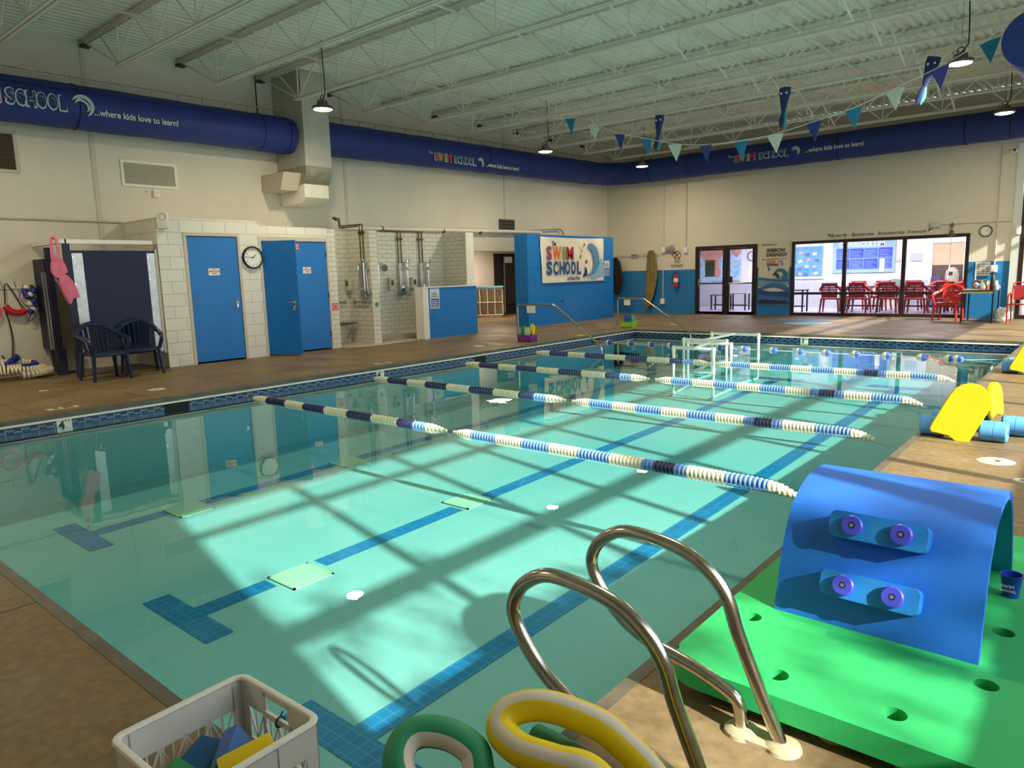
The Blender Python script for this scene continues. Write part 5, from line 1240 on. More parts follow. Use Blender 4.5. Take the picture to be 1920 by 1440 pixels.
for i, (x, y, a) in enumerate([(2.55, 22.75, -88), (3.25, 22.6, -94), (4.05, 22.7, -90), (4.75, 22.65, -86), (5.4, 22.7, -92)]):
    o = dup(c0, (x, y, 0), math.radians(a), f'red lobby chair in the row behind the tables, {on[i]} from the left'); o['group'] = 'red lobby chairs behind the tables'
for i, x in enumerate((2.9, 4.4, 5.6)):
    ltable(x, 21.95, f'dark lobby table between the two rows of red chairs, {on[i]} from the left', 1.1, .6, .73, TT, M_black, 'lobby tables')
# ================================================================ things in and around the water
MF_P = pm('pale_core', (.34, .42, .60), .5)
def lane_line(y, lab):
    t = thing('lane_line', lab, 'lane line', (3.8, y, ZW), group='floating lane lines across the pool')
    b = B(); b.tube([(.012, y, -.16), (.15, y, ZW+.005), (7.1, y, ZW-.05), (PW-.012, y, ZW-.13)], .005, 6); b.ob('cable', pm('grey_cable', (.30, .34, .32), .5), t); b = B(); b.tube([(.3, y, ZW+.005), (3.66, y, ZW+.005)], .030, 10); b.tube([(3.98, y, ZW+.005), (6.9, y, ZW+.005)], .026, 10); b.ob('cores', MF_P, t)
    seqL = [('w', 7), ('n', 9), ('w', 8), ('n', 9), ('w', 9), ('n', 9), ('w', 9), ('n', 5), ('l', 4), ('w', 5)]
    seqR = [('w', 6), ('l', 9), ('w', 9), ('l', 9), ('w', 9), ('l', 9), ('w', 9), ('l', 3), ('n', 5), ('l', 3), ('w', 9), ('l', 9), ('w', 6)]
    R_ = .045; discs = []
    for x0, x1, sq in ((.20, 3.72, seqL), (3.92, 7.18, seqR)):
        tot = sum(n for _, n in sq); step = (x1-x0)/tot; k = 0
        for c, n in sq:
            for _ in range(n):
                e = min(k, tot-1-k); rr = R_*min(1, .55+.16*e) if (e < 3) else R_
                z = ZW+.006
                if x0 > 3 and tot-1-k < 10: q = 10-(tot-1-k); z -= .00045*q*q; 
                discs.append((x0+(k+.5)*step, z, rr, step*.92, {'w': MF_W, 'n': MF_N, 'l': MF_L}[c], c)); k += 1
    extra = {}
    for i, (x, z, rr, th, mt, c) in enumerate(discs):
        key = (c, round(rr, 3), round(th, 3))
        if i >= len(discs)-100: place_disc((x, y, z), (1, 0, 0), rr, th*(.98 if c == 'w' else .66), mt, key, t)
        else:
            if c not in extra: extra[c] = (B(), mt)
            if c != 'w': th *= .66
            extra[c][0].lathe([(rr*.45, x-th*.5), (rr*.92, x-th*.42), (rr, x-th*.18), (rr, x+th*.18), (rr*.92, x+th*.42), (rr*.45, x+th*.5)], (0, y, z), 'x', 14)
    bm_ = B(); ms = []
    for j, (c, (bb, mt)) in enumerate(extra.items()):
        for f in bb.bm.faces: f.material_index = j
        me_ = bpy.data.meshes.new('x'); bb.bm.to_mesh(me_); bm_.bm.from_mesh(me_); bpy.data.meshes.remove(me_); bb.bm.free(); ms.append(mt)
    tag(bm_.ob('float_discs', ms, t), kind='stuff')
    # little white cone where the two halves meet
    for a, c in ((3.72, 3.77), (3.87, 3.92)):
        b = B(); b.lathe([(.014, a), (.014, c)], (0, y, ZW+.006), 'x', 8); b.ob('end_clip', MF_W, t)
lane_line(3.93, 'cream and blue lane line nearest the camera, ending behind the blue foam arch')
lane_line(5.93, 'second cream and blue lane line from the camera, ending left of the yellow kickboard')
lane_line(7.93, 'third cream and blue lane line from the camera')
lane_line(9.9, 'fourth cream and blue lane line, farthest of the long disc ropes')
def float_line():
    t = thing('float_line', 'thin rope with single blue and white floats across the far end of the pool', 'float line', (3.8, 12.1, ZW))
    b = B(); b.tube([(.012, 12.1, -.10), (.4, 12.12, ZW), (7.0, 12.06, ZW), (PW-.012, 12.06, -.10)], .006, 6); b.ob('rope', pm('rope_white', (.55, .58, .52), .6), t)
    for x in (.45, .97, 1.46, 1.91, 2.42, 2.93, 3.42, 3.97, 4.44, 4.90, 5.38, 5.86, 6.38, 6.76, 6.88):
        b = B(); b.lathe([(.01, -.085), (.035, -.07), (.055, -.03), (.06, 0)], (x, 12.1, ZW+.006), 'x', 14); b.ob('white_half', MF_W, t)
        b = B(); b.lathe([(.06, 0), (.055, .03), (.035, .07), (.01, .085)], (x, 12.1, ZW+.006), 'x', 14); b.ob('blue_half', pm('float_blue', (.03, .09, .42), .4), t)
float_line()
# depth markers set in the tile band
def depth(y, s, lab):
    t = thing('depth_marker', lab, 'depth marker', (.006, y, -.2)); B().box(.004, .010, y-.075, y+.075, -.203, -.052).ob('tile', M_paper, t)
    text(s, .125, M_black, (.0105, y-.06, -.165), RX, t, 'numeral', bold=.003); text('FT', .055, M_black, (.0105, y+.005, -.10), RX, t, 'unit')
depth(1.77, '4', 'white 4 FT depth tile in the pool edge nearest the camera, at the left')
depth(6.2, '4', 'white 4 FT depth tile in the pool edge beside the third lane line')
t = thing('depth_marker', 'white 3 depth tile in the far pool edge', 'depth marker', (3.94, PL-.008, -.2)); B().box(3.865, 4.015, PL-.010, PL-.004, -.203, -.052).ob('tile', M_paper, t)
text('3', .125, M_black, (3.88, PL-.0105, -.165), RY, t, 'numeral', bold=.003); text('FT', .055, M_black, (3.95, PL-.0105, -.10), RY, t, 'unit')
for y0, y1, lab in ((2.86, 3.16, 'black skimmer opening in the left pool edge, nearest the camera'), (8.35, 8.65, 'black skimmer opening in the left pool edge near the purple basket'), (12.1, 12.4, 'black skimmer opening in the left pool edge near the far corner')):
    t = thing('skimmer_opening', lab, 'skimmer', (.0, (y0+y1)/2, -.2), group='skimmer openings'); B().box(.002, .012, y0, y1, -.19, -.055).ob('opening', M_dark, t); 
    b = B(); b.box(.010, .016, y0, y1, -.062, -.055); b.ob('rim', M_black, t)
# deck discs and plates
def lid(x, y, r, lab, name='access_plate'):
    t = thing(name, lab, 'access plate', (x, y, 0)); b = B(); b.lathe([(.001, .004), (r*.92, .004), (r, .001)], (x, y, 0), n=28); b.ob('lid', pm('lid_cream', (.62, .57, .42), .6), t)
    b = B(); b.lathe([(r*.80, .0045), (r*.84, .0045)], (x, y, 0), n=28, caps=False); b.ob('ring', M_frame, t)
    b = B(); b.lathe([(.001, .006), (.02, .005)], (x+r*.1, y, 0), n=10); b.ob('finger_hole', M_black, t)
lid(8.19, 4.91, .115, 'round cream skimmer lid on the sunlit right deck beyond the blue arch')
lid(-.86, 3.16, .11, 'round cream skimmer lid on the left deck in front of the dark blue chairs')
lid(-2.2, 2.25, .055, 'tiny cream cover on the left deck in front of the coiled lane line', 'access_plate')
lid(-.77, 9.3, .12, 'round cream skimmer lid on the left deck in front of the low blue wall')
lid(.2, 15.5, .12, 'round cream lid on the far deck between the two pool handrails')
lid(8.38, 4.47, .05, 'small slotted drain cover at the right edge of the sunlit deck', 'floor_drain')
def plate(x0, x1, y0, y1, lab, s=''):
    t = thing('deck_marker', lab, 'deck marker', ((x0+x1)/2, (y0+y1)/2, 0)); B().box(x0, x1, y0, y1, .0, .004).ob('tile', pm('lid_cream', (.62, .57, .42)), t)
    b = B(); b.box(x0+.02, x1-.02, y0+.06, y0+.12, .004, .005); b.box(x0+.02, x1-.02, y1-.16, y1-.05, .004, .005); b.ob('symbols', M_black, t)
plate(-.46, -.34, 1.74, 2.06, 'cream depth and no-diving tile on the left deck nearest the camera')
plate(-.42, -.24, 6.40, 6.68, 'worn cream deck tile beside the 4 FT marker in front of the showers')
tag(B().box(-.28, -.16, 11.9, 12.1, .0, .004).ob('deck_marker', pm('lid_cream', (.62, .57, .42))), 'plain pale deck tile at the left pool edge near the far corner', 'deck marker')
t = thing('painted_emblem', 'faded blue and red splash emblem painted on the far deck before the lobby window', 'floor emblem', (2.6, 17.4, 0))
def eblob(pts, mt, z): b = B(); b.prism([(p.x, p.y) for p in smoothpath([(a, c, 0) for a, c in pts], 5, closed=True)], z, z+.0015, 'z'); b.ob('paint_patch', mt, t)
eblob([(1.7, 17.5), (2.3, 17.9), (3.0, 17.8), (3.1, 17.4), (2.4, 17.1)], pm('paint_blue', (.04, .12, .26), .5), .001)
eblob([(2.5, 16.9), (3.1, 17.3), (3.5, 17.2), (3.2, 16.5), (2.7, 16.5)], pm('paint_aqua', (.12, .50, .66), .5), .002)
eblob([(3.0, 17.7), (3.4, 18.1), (3.6, 17.9), (3.4, 17.6)], pm('paint_red', (.35, .12, .08), .5), .003)
eblob([(2.2, 17.5), (2.5, 17.9), (2.8, 17.9), (2.7, 17.5)], pm('paint_navy', (.02, .05, .14), .5), .004)

# pool hand rails
def handrail(base, c1, c2, end, low, lab, tagp):
    t = thing('pool_handrail', lab, 'handrail', base)
    b = B(); b.tube(fillet([base, c1, c2, end, low], .09), .022, 12); b.ob('rail', M_steel, t)
    b = B(); b.lathe([(.05, 0), (.05, .012), (.03, .02)], base, n=16); b.ob('escutcheon', M_steel, t)
    p0, p1 = Vector(tagp[0]), Vector(tagp[1]); b = B(); b.quad(p0, p1, p1-Vector((0, 0, .15)), p0-Vector((0, 0, .15))); d = (p1-p0).normalized(); n = d.cross(Vector((0, 0, 1)))*.004
    b.quad(p0+n, p1+n, p1+n-Vector((0, 0, .15)), p0+n-Vector((0, 0, .15))); b.ob('paper_tag', M_paper, t)
handrail((-.67, 10.4, 0), (-.67, 10.4, .75), (.28, 10.4, .75), (1.36, 10.4, -.02), (1.40, 10.4, -.85), 'bent steel handrail into the pool beside the purple basket', ((-.42, 10.4, .735), (-.20, 10.4, .735)))
handrail((-.83, 14.5, 0), (-.83, 14.5, .70), (.08, 14.22, .70), (1.50, 13.78, -.03), (1.54, 13.74, -.7), 'bent steel handrail into the far corner of the pool beside the green basket', ((-.60, 14.43, .685), (-.38, 14.36, .685)))
# baskets of toys
def basket(x, y, col, lab, toys, rz=0):
    t = thing('basket', lab, 'basket', (x, y, 0), rz); m_ = pm(lab[:12]+'_plastic', col, .5)
    b = B(); w, d, h = .17, .11, .13
    b.prism([(-w*.86, 0), (w*.86, 0), (w, h), (w*.96, h), (w*.82, .012), (-w*.82, .012), (-w*.96, h), (-w, h)], -d, d, 'y')
    b.box(-w*.95, w*.95, -d, -d+.008, .0, h); b.box(-w*.95, w*.95, d-.008, d, .0, h); b.ob('tub', m_, t, world=False)
    b = B(); b.tube([(-w, -d, h), (w, -d, h), (w, d, h), (-w, d, h)], .008, 6, closed=True); b.ob('rim', m_, t, world=False)
    for nm, cl, c, sz, tl, lb in toys:
        q = thing(nm, lb, 'pool toy', (x+c[0], y+c[1], c[2]), tl); mm = pm('toy_%.2f%.2f%.2f' % cl, cl, .6)
        b = B(); b.obox((0, 0, sz[2]/2), sz, Matrix.Rotation(.12, 3, 'Y'), bev=.012); b.ob('body', mm, q, world=False)
        b = B()
        for k in (-1, 1): b.sphere((k*sz[0]*.22, 0, sz[2]+.01), sz[0]*.2, (1, .5, 1.3), 10)
        b.ob('ears', mm, q, world=False)
basket(-.47, 10.46, (.22, .03, .26), 'purple plastic basket of foam toys at the foot of the nearer pool handrail',
       [('foam_toy', (.01, .30, .14), (-.09, 0, .10), (.14, .05, .17), .1, 'green foam toy sticking out of the left of the purple basket'), ('foam_toy', (.9, .68, .02), (.11, .03, .14), (.10, .05, .18), 0, 'yellow foam toy sticking out of the right of the purple basket'), ('laminated_card', (.62, .66, .62), (.04, -.06, .12), (.15, .02, .13), -.1, 'white printed card leaning at the front of the purple basket')])
basket(-.42, 14.34, (.28, .62, .02), 'lime green plastic basket of toys at the foot of the far pool handrail',
       [('foam_toy', (.01, .10, .42), (-.02, 0, .11), (.20, .05, .17), .1, 'blue foam toy standing in the lime green basket'), ('foam_toy', (.10, .48, .30), (.11, .02, .10), (.07, .05, .18), 0, 'teal foam toy at the right side of the lime green basket')])
# PVC training frames standing in the water
def pvc(y0, xa, xb, y1, xc, xd, ztop, lab):
    t = thing('pvc_frame', lab, 'training frame', ((xa+xb)/2, (y0+y1)/2, zfloor(y0)))
    for (y, p, q) in ((y0, xa, xb), (y1, xc, xd)):
        b = B(); b.tube(fillet([(p, y, zfloor(y)+.03), (p, y, ztop), (q, y, ztop), (q, y, zfloor(y)+.03)], .03, 3), .025, 10); b.ob('u_frame', M_pvc, t)
        for xx in (p, q):
            b = B(); b.sphere((xx, y, ztop), .036, n=10); b.tube([(xx, y, ztop-.08), (xx, y, ztop)], .033, 10); b.ob('elbow_joint', M_pvc, t)
    for z in (-.75,):
        b = B(); b.tube([(xa, y0, z), (xc, y1, z)], .022, 8); b.tube([(xb, y0, z), (xd, y1, z)], .022, 8); b.ob('base_pipe', M_pvc, t)
    b = B(); b.tube([((xa+xb)/2, y0, ztop+.005), ((xc+xd)/2, y1, ztop+.005)], .024, 10); b.ob('spine_pipe', M_pvc, t)
pvc(9.95+.25, 2.96, 3.69, 11.1, 2.78, 3.60, .05, 'white plastic pipe frame in the water, nearer of the two')
pvc(11.25, 2.62, 3.45, 12.6, 2.55, 3.50, .09, 'white plastic pipe frame in the water, nearer the far pool edge')
# submerged steps by the far left corner
b = B()
for k in range(3): b.box(0, .35+.3*(2-k), 13.0-.0*k, PL, zfloor(13)-.1, -.28-.17*k)
struct('trim_13', b, M_plaster, origin=None)

# bunting and windsocks
t = thing('bunting_line', 'string of teal, white and navy pennants sagging across the far half of the hall', 'bunting', (3.7, 11, 3.3))
Fp = [(.29, 4.2, 't'), (.83, 4.01, 'w'), (1.41, 3.75, 'n'), (1.97, 3.59, 't'), (2.54, 3.42, 'w'), (3.12, 3.33, 'n'), (3.74, 3.31, 't'), (4.31, 3.34, 'w'), (4.91, 3.44, 'n'), (5.48, 3.55, 't'), (6.03, 3.73, 'w'), (6.59, 3.92, 'v'), (7.16, 4.15, 't')]
b = B(); b.tube(smoothpath([(XL, 11, 4.9)]+[(x, 11, z+.14) for x, z, _ in Fp]+[(8.6, 11, 4.75), (XR, 11, 5.1)], 4), .006, 5); b.ob('string', M_paper, t)
FM = {'t': pm('pennant_teal', (.01, .22, .42), .5), 'w': pm('pennant_white', (.55, .66, .58), .5), 'n': pm('pennant_navy', (.015, .05, .30), .5), 'v': pm('pennant_violet', (.06, .07, .42), .5)}
for i, (x, z, c) in enumerate(Fp):
    sl = (Fp[min(i+1, 12)][1]-Fp[max(i-1, 0)][1])/(Fp[min(i+1, 12)][0]-Fp[max(i-1, 0)][0])*.5
    b = B(); tw = .03*math.sin(i*2.1); P = [(x-.125, 11-tw, z+.13-.12*sl), (x+.125, 11+tw, z+.13+.12*sl), (x+.02, 11+.03, z-.16)]
    P2 = [(p[0], p[1]+.004, p[2]) for p in P]; v = [b.bm.verts.new(p) for p in P+P2]
    for f in ((0, 1, 2), (5, 4, 3), (0, 3, 4, 1), (1, 4, 5, 2), (2, 5, 3, 0)): b.bm.faces.new([v[k] for k in f])
    b.ob('pennant', FM[c], t)
def windsock(x, y, ztop, L, tilt, lab):
    t = thing('fish_windsock', lab, 'windsock', (x, y, ztop)); dx = lambda s: tilt*s*L
    b = B(); prof = [(.0, .095), (.12, .10), (.3, .075), (.5, .05), (.62, .03)]
    b.tube([(x+dx(s), y, ztop-s*L) for s, _ in prof], [r for _, r in prof], 12, flat=.5); b.ob('body', pm('sock_navy', (.012, .03, .16), .6), t)
    for q, mt in ((-.03, 'sock_navy'), (.035, 'sock_teal')):
        b = B(); prof = [(.60, .03), (.72, .05), (.85, .06), (1.0, .01)]
        b.tube([(x+dx(s)+q*(s-.5)*2, y+q*.3, ztop-s*L) for s, _ in prof], [r*.8 for _, r in prof], 8, flat=.25); b.ob('tail_fin', pm(mt, (.012, .03, .16) if 'navy' in mt else (.05, .34, .42), .6), t)
    for s_ in (-1, 1):
        b = B(); b.sphere((x+dx(.14)+s_*.045, y-.05, ztop-.15*L), .018, n=8); b.ob('eye', M_paper, t)
    b = B(); b.tube([(x, y, ztop), (x, y, 4.67)], .004, 4); b.ob('hanging_thread', M_paper, t)
windsock(1.74, 11.92, 4.30, .64, -.10, 'dark blue fish windsock hanging from the roof, leftmost of the three')
windsock(4.12, 11.92, 4.38, .66, -.05, 'dark blue fish windsock hanging from the roof, middle one of the three')
windsock(6.34, 11.92, 4.42, .66, -.28, 'tilted blue and teal fish windsock at the upper right beside a pendant lamp')

# foam barbells, crate and kickboards on the right deck
def trainer(ox, oy, second=False):
    w_ = 'second, farther ' if second else ''
    side = 'at the right edge of the photo' if second else 'beside the tall yellow kickboard'
    def barbell(y, z, x0, x1, lab):
        t = thing('foam_barbell', lab, 'barbell', (ox+(x0+x1)/2, oy+y, z-.078))
        for xa, xb in ((x0, x0+.185), (x1-.185, x1)):
            b = B(); r = .078
            b.lathe([(.02, xa), (r-.012, xa), (r, xa+.012), (r, xa+.088), (r-.004, xa+.0915), (r, xa+.095), (r, xb-.012), (r-.012, xb), (.02, xb)], (0+0, oy+y, z), 'x', 24)
            bmesh.ops.translate(b.bm, vec=(ox, 0, 0), verts=b.bm.verts); b.ob('foam_roller', M_foamb, t)
        b = B(); b.cyl((ox+x0+.005, oy+y, z), (ox+x1-.005+.008, oy+y, z), .017, 12); b.ob('bar', pm('teal_bar', (.03, .16, .28), .4), t)
    barbell(5.56, .08, 7.60, 8.19, 'pale blue foam barbell lying nearest the camera, '+side)
    barbell(5.86, .08, 7.63, 8.30, 'pale blue foam barbell lying behind the nearer one, '+side)
    t = thing('black_crate', 'low black ribbed crate between the foam barbells '+side, 'crate', (ox+7.93, oy+5.71, 0))
    b = B(); b.obox((ox+7.93, oy+5.71, .165), (.24, .12, .17), bev=.01); b.ob('body', M_black, t)
    b = B()
    for k in range(9): b.box(ox+7.815+.028*k, ox+7.823+.028*k, oy+5.642, oy+5.65, .09, .24)
    b.ob('ribs', pm('dark_grey', (.05, .05, .055), .5), t)
    def kick(c, up, rt, lab, W_=.285, H_=.48, th=.03):
        t = thing('kickboard', lab, 'kickboard', c); up = Vector(up).normalized(); rt = Vector(rt); rt = (rt-up*rt.dot(up)).normalized(); n = rt.cross(up)
        P = [(-.115, 0), (-.06, .018), (.06, .018), (.115, 0)]
        P = [(-W_/2+.03, .0), (-W_*.28, .012), (0, .03), (W_*.28, .012), (W_/2-.03, .0), (W_/2-.006, .02), (W_/2, .06), (W_/2, H_*.62)]
        for k in range(9): a = math.pi*k/8; P.append((W_/2*math.cos(a), H_*.68+(H_*.32)*math.sin(a)))
        P += [(-W_/2, H_*.62), (-W_/2, .06), (-W_/2+.006, .02)]
        b = B(); A = [b.bm.verts.new(Vector(c)+rt*u+up*v) for u, v in P]; f = b.bm.faces.new(A); ext = bmesh.ops.extrude_face_region(b.bm, geom=[f])
        bmesh.ops.translate(b.bm, vec=n*th, verts=[g for g in ext['geom'] if isinstance(g, bmesh.types.BMVert)])
        bmesh.ops.bevel(b.bm, geom=[e for e in b.bm.edges if abs(e.calc_face_angle(0)) > 1.2], offset=.006, segments=2, affect='EDGES')
        b.ob('board', M_yel, t)
    kick((ox+7.80, oy+5.455, .005), (.36, .07, .80), (1, .12, -.3), 'tall yellow kickboard leaning on the foam barbells on the right deck' if not second else 'yellow kickboard of the farther barbell set, cut by the right edge')
    if not second: kick((ox+8.075, oy+5.72, .16), (-.10, .0, .8), (.30, 1, -.1), 'second yellow kickboard half hidden behind the leaning one', .22, .28)
    t = thing('blue_cuff', 'pair of blue plastic cuffs between the kickboards '+side, 'cuff', (ox+8.0, oy+5.62, .25))
    for q, z in ((8.0, .30), (7.99, .255)):
        b = B(); b.tube(arc((ox+q, oy+5.62, z), .035, 0, 330, 12, (1, 0, 0), (0, 1, .2)), .012, 6, flat=1.8); b.ob('ring', pm('cuff_blue', (.01, .24, .60), .4), t)
trainer(0, 0); trainer(.10, 4.15, True)

# ================================================================ foreground
# grab rails at the right pool edge
def grabrail(y, lab, dx=0, dz=0):
    t = thing('ladder_rail', lab, 'ladder rail', (8.08+dx, y, 0))
    P = [(8.00, 0), (7.985, .09), (7.93, .125), (7.84, .155), (7.65, .20), (7.535, .28), (7.465, .39), (7.49, .475), (7.57, .535), (7.66, .545), (7.80, .525), (7.89, .475), (7.945, .41), (7.98, .31), (8.05, .15), (8.12, 0)]
    pts = smoothpath([(x+dx, y, z+(dz if 0 < z else 0)) for x, z in P], 6)
    b = B(); b.tube(pts, .0205, 14); b.ob('tube', M_steel, t)
    b = B()
    for x in (8.00, 8.12): b.lathe([(.055, 0), (.052, .010), (.030, .022)], (x+dx, y, 0), n=18)
    b.box(8.00+dx, 8.12+dx, y-.045, y+.045, 0, .012); b.ob('base_plate', pm('stained_plate', (.52, .47, .32), .6, rgb2=(.38, .33, .20), scale=40), t)
grabrail(1.0, 'bent stainless steel ladder rail nearer the green mat')
grabrail(.55, 'bent stainless steel ladder rail nearest the camera, running out of the photo at the bottom', .03, .015)
# green foam mat with holes
def boolean_cut(o, cutters):
    for c in cutters:
        m_ = o.modifiers.new('b', 'BOOLEAN'); m_.object = c; m_.operation = 'DIFFERENCE'; m_.solver = 'EXACT'
    dg = bpy.context.evaluated_depsgraph_get(); me = bpy.data.meshes.new_from_object(o.evaluated_get(dg)); o.modifiers.clear(); o.data = me
    me.set_sharp_from_angle(angle=math.radians(20))
    for f in me.polygons: f.use_smooth = False
    for c in cutters: bpy.data.objects.remove(c)
t = thing('foam_mat', 'thick bright green foam mat with round holes on the deck under the blue arch', 'foam mat', (8.2, 2.0, 0))
b = B(); b.prism(rrect(.98, 1.92, .11, 8, 8.20, 2.01), .045, .12); bmesh.ops.bevel(b.bm, geom=[e for e in b.bm.edges if abs(e.verts[0].co.z-e.verts[1].co.z) < .001 and e.verts[0].co.z > .1], offset=.008, segments=2, affect='EDGES')
mo = b.ob('mat', M_grn, t)
cut = []
for x, y in ((7.83, 1.49), (8.04, 1.17), (8.37, 1.17), (8.55, 1.49), (8.55, 1.89), (8.54, 2.46), (7.83, 2.5), (8.37, 2.84), (8.04, 2.84)):
    b = B(); b.cyl((x, y, 0), (x, y, .2), .034, 24); c = b.ob('cut', M_grn, t); cut.append(c)
boolean_cut(mo, cut)
for x, y in ((7.95, 1.2), (8.5, 1.2), (7.95, 2.8), (8.5, 2.8), (8.22, 1.15)):
    b = B(); b.lathe([(.05, 0), (.045, .046)], (x, y, 0), n=14); b.ob('foot', pm('mat_foot', (.40, .30, .20), .7), t)
# blue foam arch
t = thing('foam_arch', 'big blue foam arch with two knobbed steps standing on the green mat', 'foam arch', (8.19, 2.1, .12))
out = [Vector((0, p[0], p[1])) for p in [(1.60, .121), (1.63, .22), (1.665, .33), (1.72, .43), (1.80, .505), (1.92, .55), (2.05, .56), (2.17, .545), (2.27, .49), (2.36, .39), (2.43, .26), (2.50, .121)]]
out = smoothpath(out, 3); th = .032; prof = [(p.y, p.z) for p in out]; inn = []
for i, p in enumerate(out):
    d = (out[min(i+1, len(out)-1)]-out[max(i-1, 0)]).normalized(); n = Vector((0, d.z, -d.y)); inn.append((p.y+n.y*th, max(.121, p.z+n.z*th)))
b = B(); x0, x1 = 7.87, 8.515; nO = len(prof); V = {}
for nm, L0, xx in (('oa', prof, x0), ('ob', prof, x1), ('ia', inn, x0), ('ib', inn, x1)): V[nm] = [b.bm.verts.new((xx, y, z)) for y, z in L0]
for i in range(nO-1):
    f = b.bm.faces.new((V['oa'][i], V['ob'][i], V['ob'][i+1], V['oa'][i+1])); f.smooth = True
    f = b.bm.faces.new((V['ia'][i+1], V['ib'][i+1], V['ib'][i], V['ia'][i])); f.smooth = True; f.material_index = 1
    b.bm.faces.new((V['oa'][i+1], V['ia'][i+1], V['ia'][i], V['oa'][i])); b.bm.faces.new((V['ob'][i], V['ib'][i], V['ib'][i+1], V['ob'][i+1]))
for i in (0, nO-1): b.bm.faces.new((V['oa'][i], V['ob'][i], V['ib'][i], V['ia'][i]))
bmesh.ops.bevel(b.bm, geom=[e for e in b.bm.edges if len(e.link_faces) == 2 and abs(e.calc_face_angle(0)) > 1.2 and abs(e.verts[0].co.x-e.verts[1].co.x) < 1e-4], offset=.007, segments=3, affect='EDGES')
b.ob('shell', [M_arch, M_archin], t)
d = Vector((0, .14, .33)).normalized(); n = Vector((0, -d.z, d.y)); P0 = Vector((0, 1.60, .121)); Mx = Matrix((Vector((1, 0, 0)), d, n)).transposed()
for s, ssz in ((.350, .092), (.143, .090)):
    c = P0+d*s+n*.030+Vector((8.19, 0, 0))
    bb = B(); bb.prism(rrect(.31, ssz, .024, 6), -.06, .050)
    Mm = Mx.to_4x4(); Mm.translation = c; bb.bm.transform(Mm); st = bb.ob('step', pm('step_blue', (.01, .21, .66), .65), t)
    for kx in (-.077, .077):
        kb = B(); kb.lathe([(.033, 0), (.036, .008), (.036, .016), (.031, .021), (.011, .021), (.0105, .012)], n=28)
        Mm = Mx.to_4x4(); Mm.translation = c+n*.050+Vector((kx, 0, 0)); kb.bm.transform(Mm); ko = kb.ob('knob', M_purp, st, world=False, fix=True)
        ko.data.transform(Matrix.Translation(-Vector(t.location)))
        kb = B(); kb.lathe([(.001, .0225), (.007, .022), (.008, .012)], n=12); Mm.translation = c+n*.050+Vector((kx, 0, 0)); kb.bm.transform(Mm); ko = kb.ob('bolt', M_galv, st, world=False); ko.data.transform(Matrix.Translation(-Vector(t.location)))
t = thing('blue_cup', 'small blue plastic cup with white print on the green mat at the right edge', 'cup', (8.535, 2.23, .12))
b = B(); b.lathe([(.001, .0), (.027, 0), (.036, .085), (.038, .088), (.034, .087), (.026, .008), (.001, .008)], (8.535, 2.23, .12), n=24); b.ob('cup_body', pm('cup_blue', (.01, .05, .42), .35), t)
text('SWIM', .018, M_paper, (8.503, 2.1985, .16), Matrix(((1, 0, 0), (0, 0, -1), (0, 1, 0))), t, 'print'); text('SCHOOL', .012, M_paper, (8.505, 2.1985, .145), Matrix(((1, 0, 0), (0, 0, -1), (0, 1, 0))), t, 'print')

# milk crate of foam blocks
cx, cy, cz = 7.135, -.175, 0
t = thing('milk_crate', 'white plastic milk crate of foam blocks at the near pool corner', 'crate', (cx, cy, cz), math.radians(2))
CR = pm('crate_white', (.74, .73, .66), .4); hw = .172; H = .28
b = B(); b.tube([(p[0], p[1], H) for p in rrect(2*hw+.006, 2*hw+.006, .03, 5)], .008, 8, closed=True, flat=1.3); b.ob('rim', CR, t, world=False)
for sx, sy in ((1, 1), (1, -1), (-1, 1), (-1, -1)):
    b = B()
    b.box(min(sx*hw, sx*(hw-.035)), max(sx*hw, sx*(hw-.035)), min(sy*hw, sy*(hw-.005)), max(sy*hw, sy*(hw-.005)), 0, H)
    b.box(min(sx*hw, sx*(hw-.005)), max(sx*hw, sx*(hw-.005)), min(sy*hw, sy*(hw-.035)), max(sy*hw, sy*(hw-.035)), 0, H)
    b.ob('corner_post', CR, t, world=False)
for k in range(4):
    R4 = Matrix.Rotation(k*math.pi/2, 4, 'Z'); b = B()
    y = hw-.0025
    handle = k in (0, 2)
    if handle:
        b.box(-hw+.03, -.05, y-.0025, y+.0025, H-.075, H-.004); b.box(.05, hw-.03, y-.0025, y+.0025, H-.075, H-.004); b.box(-.06, .06, y-.0025, y+.0025, H-.018, H-.002); b.box(-.06, .06, y-.006, y+.003, H-.075, H-.058)
    else: b.box(-hw+.03, hw-.03, y-.0025, y+.0025, H-.085, H-.002)
    b.box(-hw+.03, hw-.03, y-.004, y+.003, .0, .03)
    b.box(-hw+.03, hw-.03, y-.004, y+.003, .104, .112)
    n_ = 4; wd = (2*hw-.07)/n_
    for j in range(n_):
        xa = -hw+.035+j*wd; xb = xa+wd
        for p, q in (((xa, .03), (xb, .2)), ((xb, .03), (xa, .2)), ((xa, .03), (xa, .2)), (((xa+xb)/2, .03), ((xa+xb)/2, .2))): b.beam((p[0], y, p[1]), (q[0], y, q[1]), .004, .005, up=(0, 1, 0))
    for xx in (-.06, .06): b.box(xx-.003, xx+.003, y+.0, y+.006, 0, H-.005)
    b.bm.transform(R4); b.ob('side_panel', CR, t, world=False)
b = B()
for k in range(8): q = -hw+.02+k*(2*hw-.04)/7; b.box(q-.004, q+.004, -hw, hw, .004, .010); b.box(-hw, hw, q-.004, q+.004, .004, .010)
b.ob('bottom_grid', CR, t, world=False)
b = B(); b.tube(arc((.012, hw-.004, H-.066), .014, 0, 360, 10, (0, 1, 0), (0, 0, 1))[:-1], .003, 5, closed=True); b.tube([(.012, hw-.004, H-.052), (.016, hw+.004, H-.038)], .002, 5); b.ob('zip_tie', M_black, t, world=False)
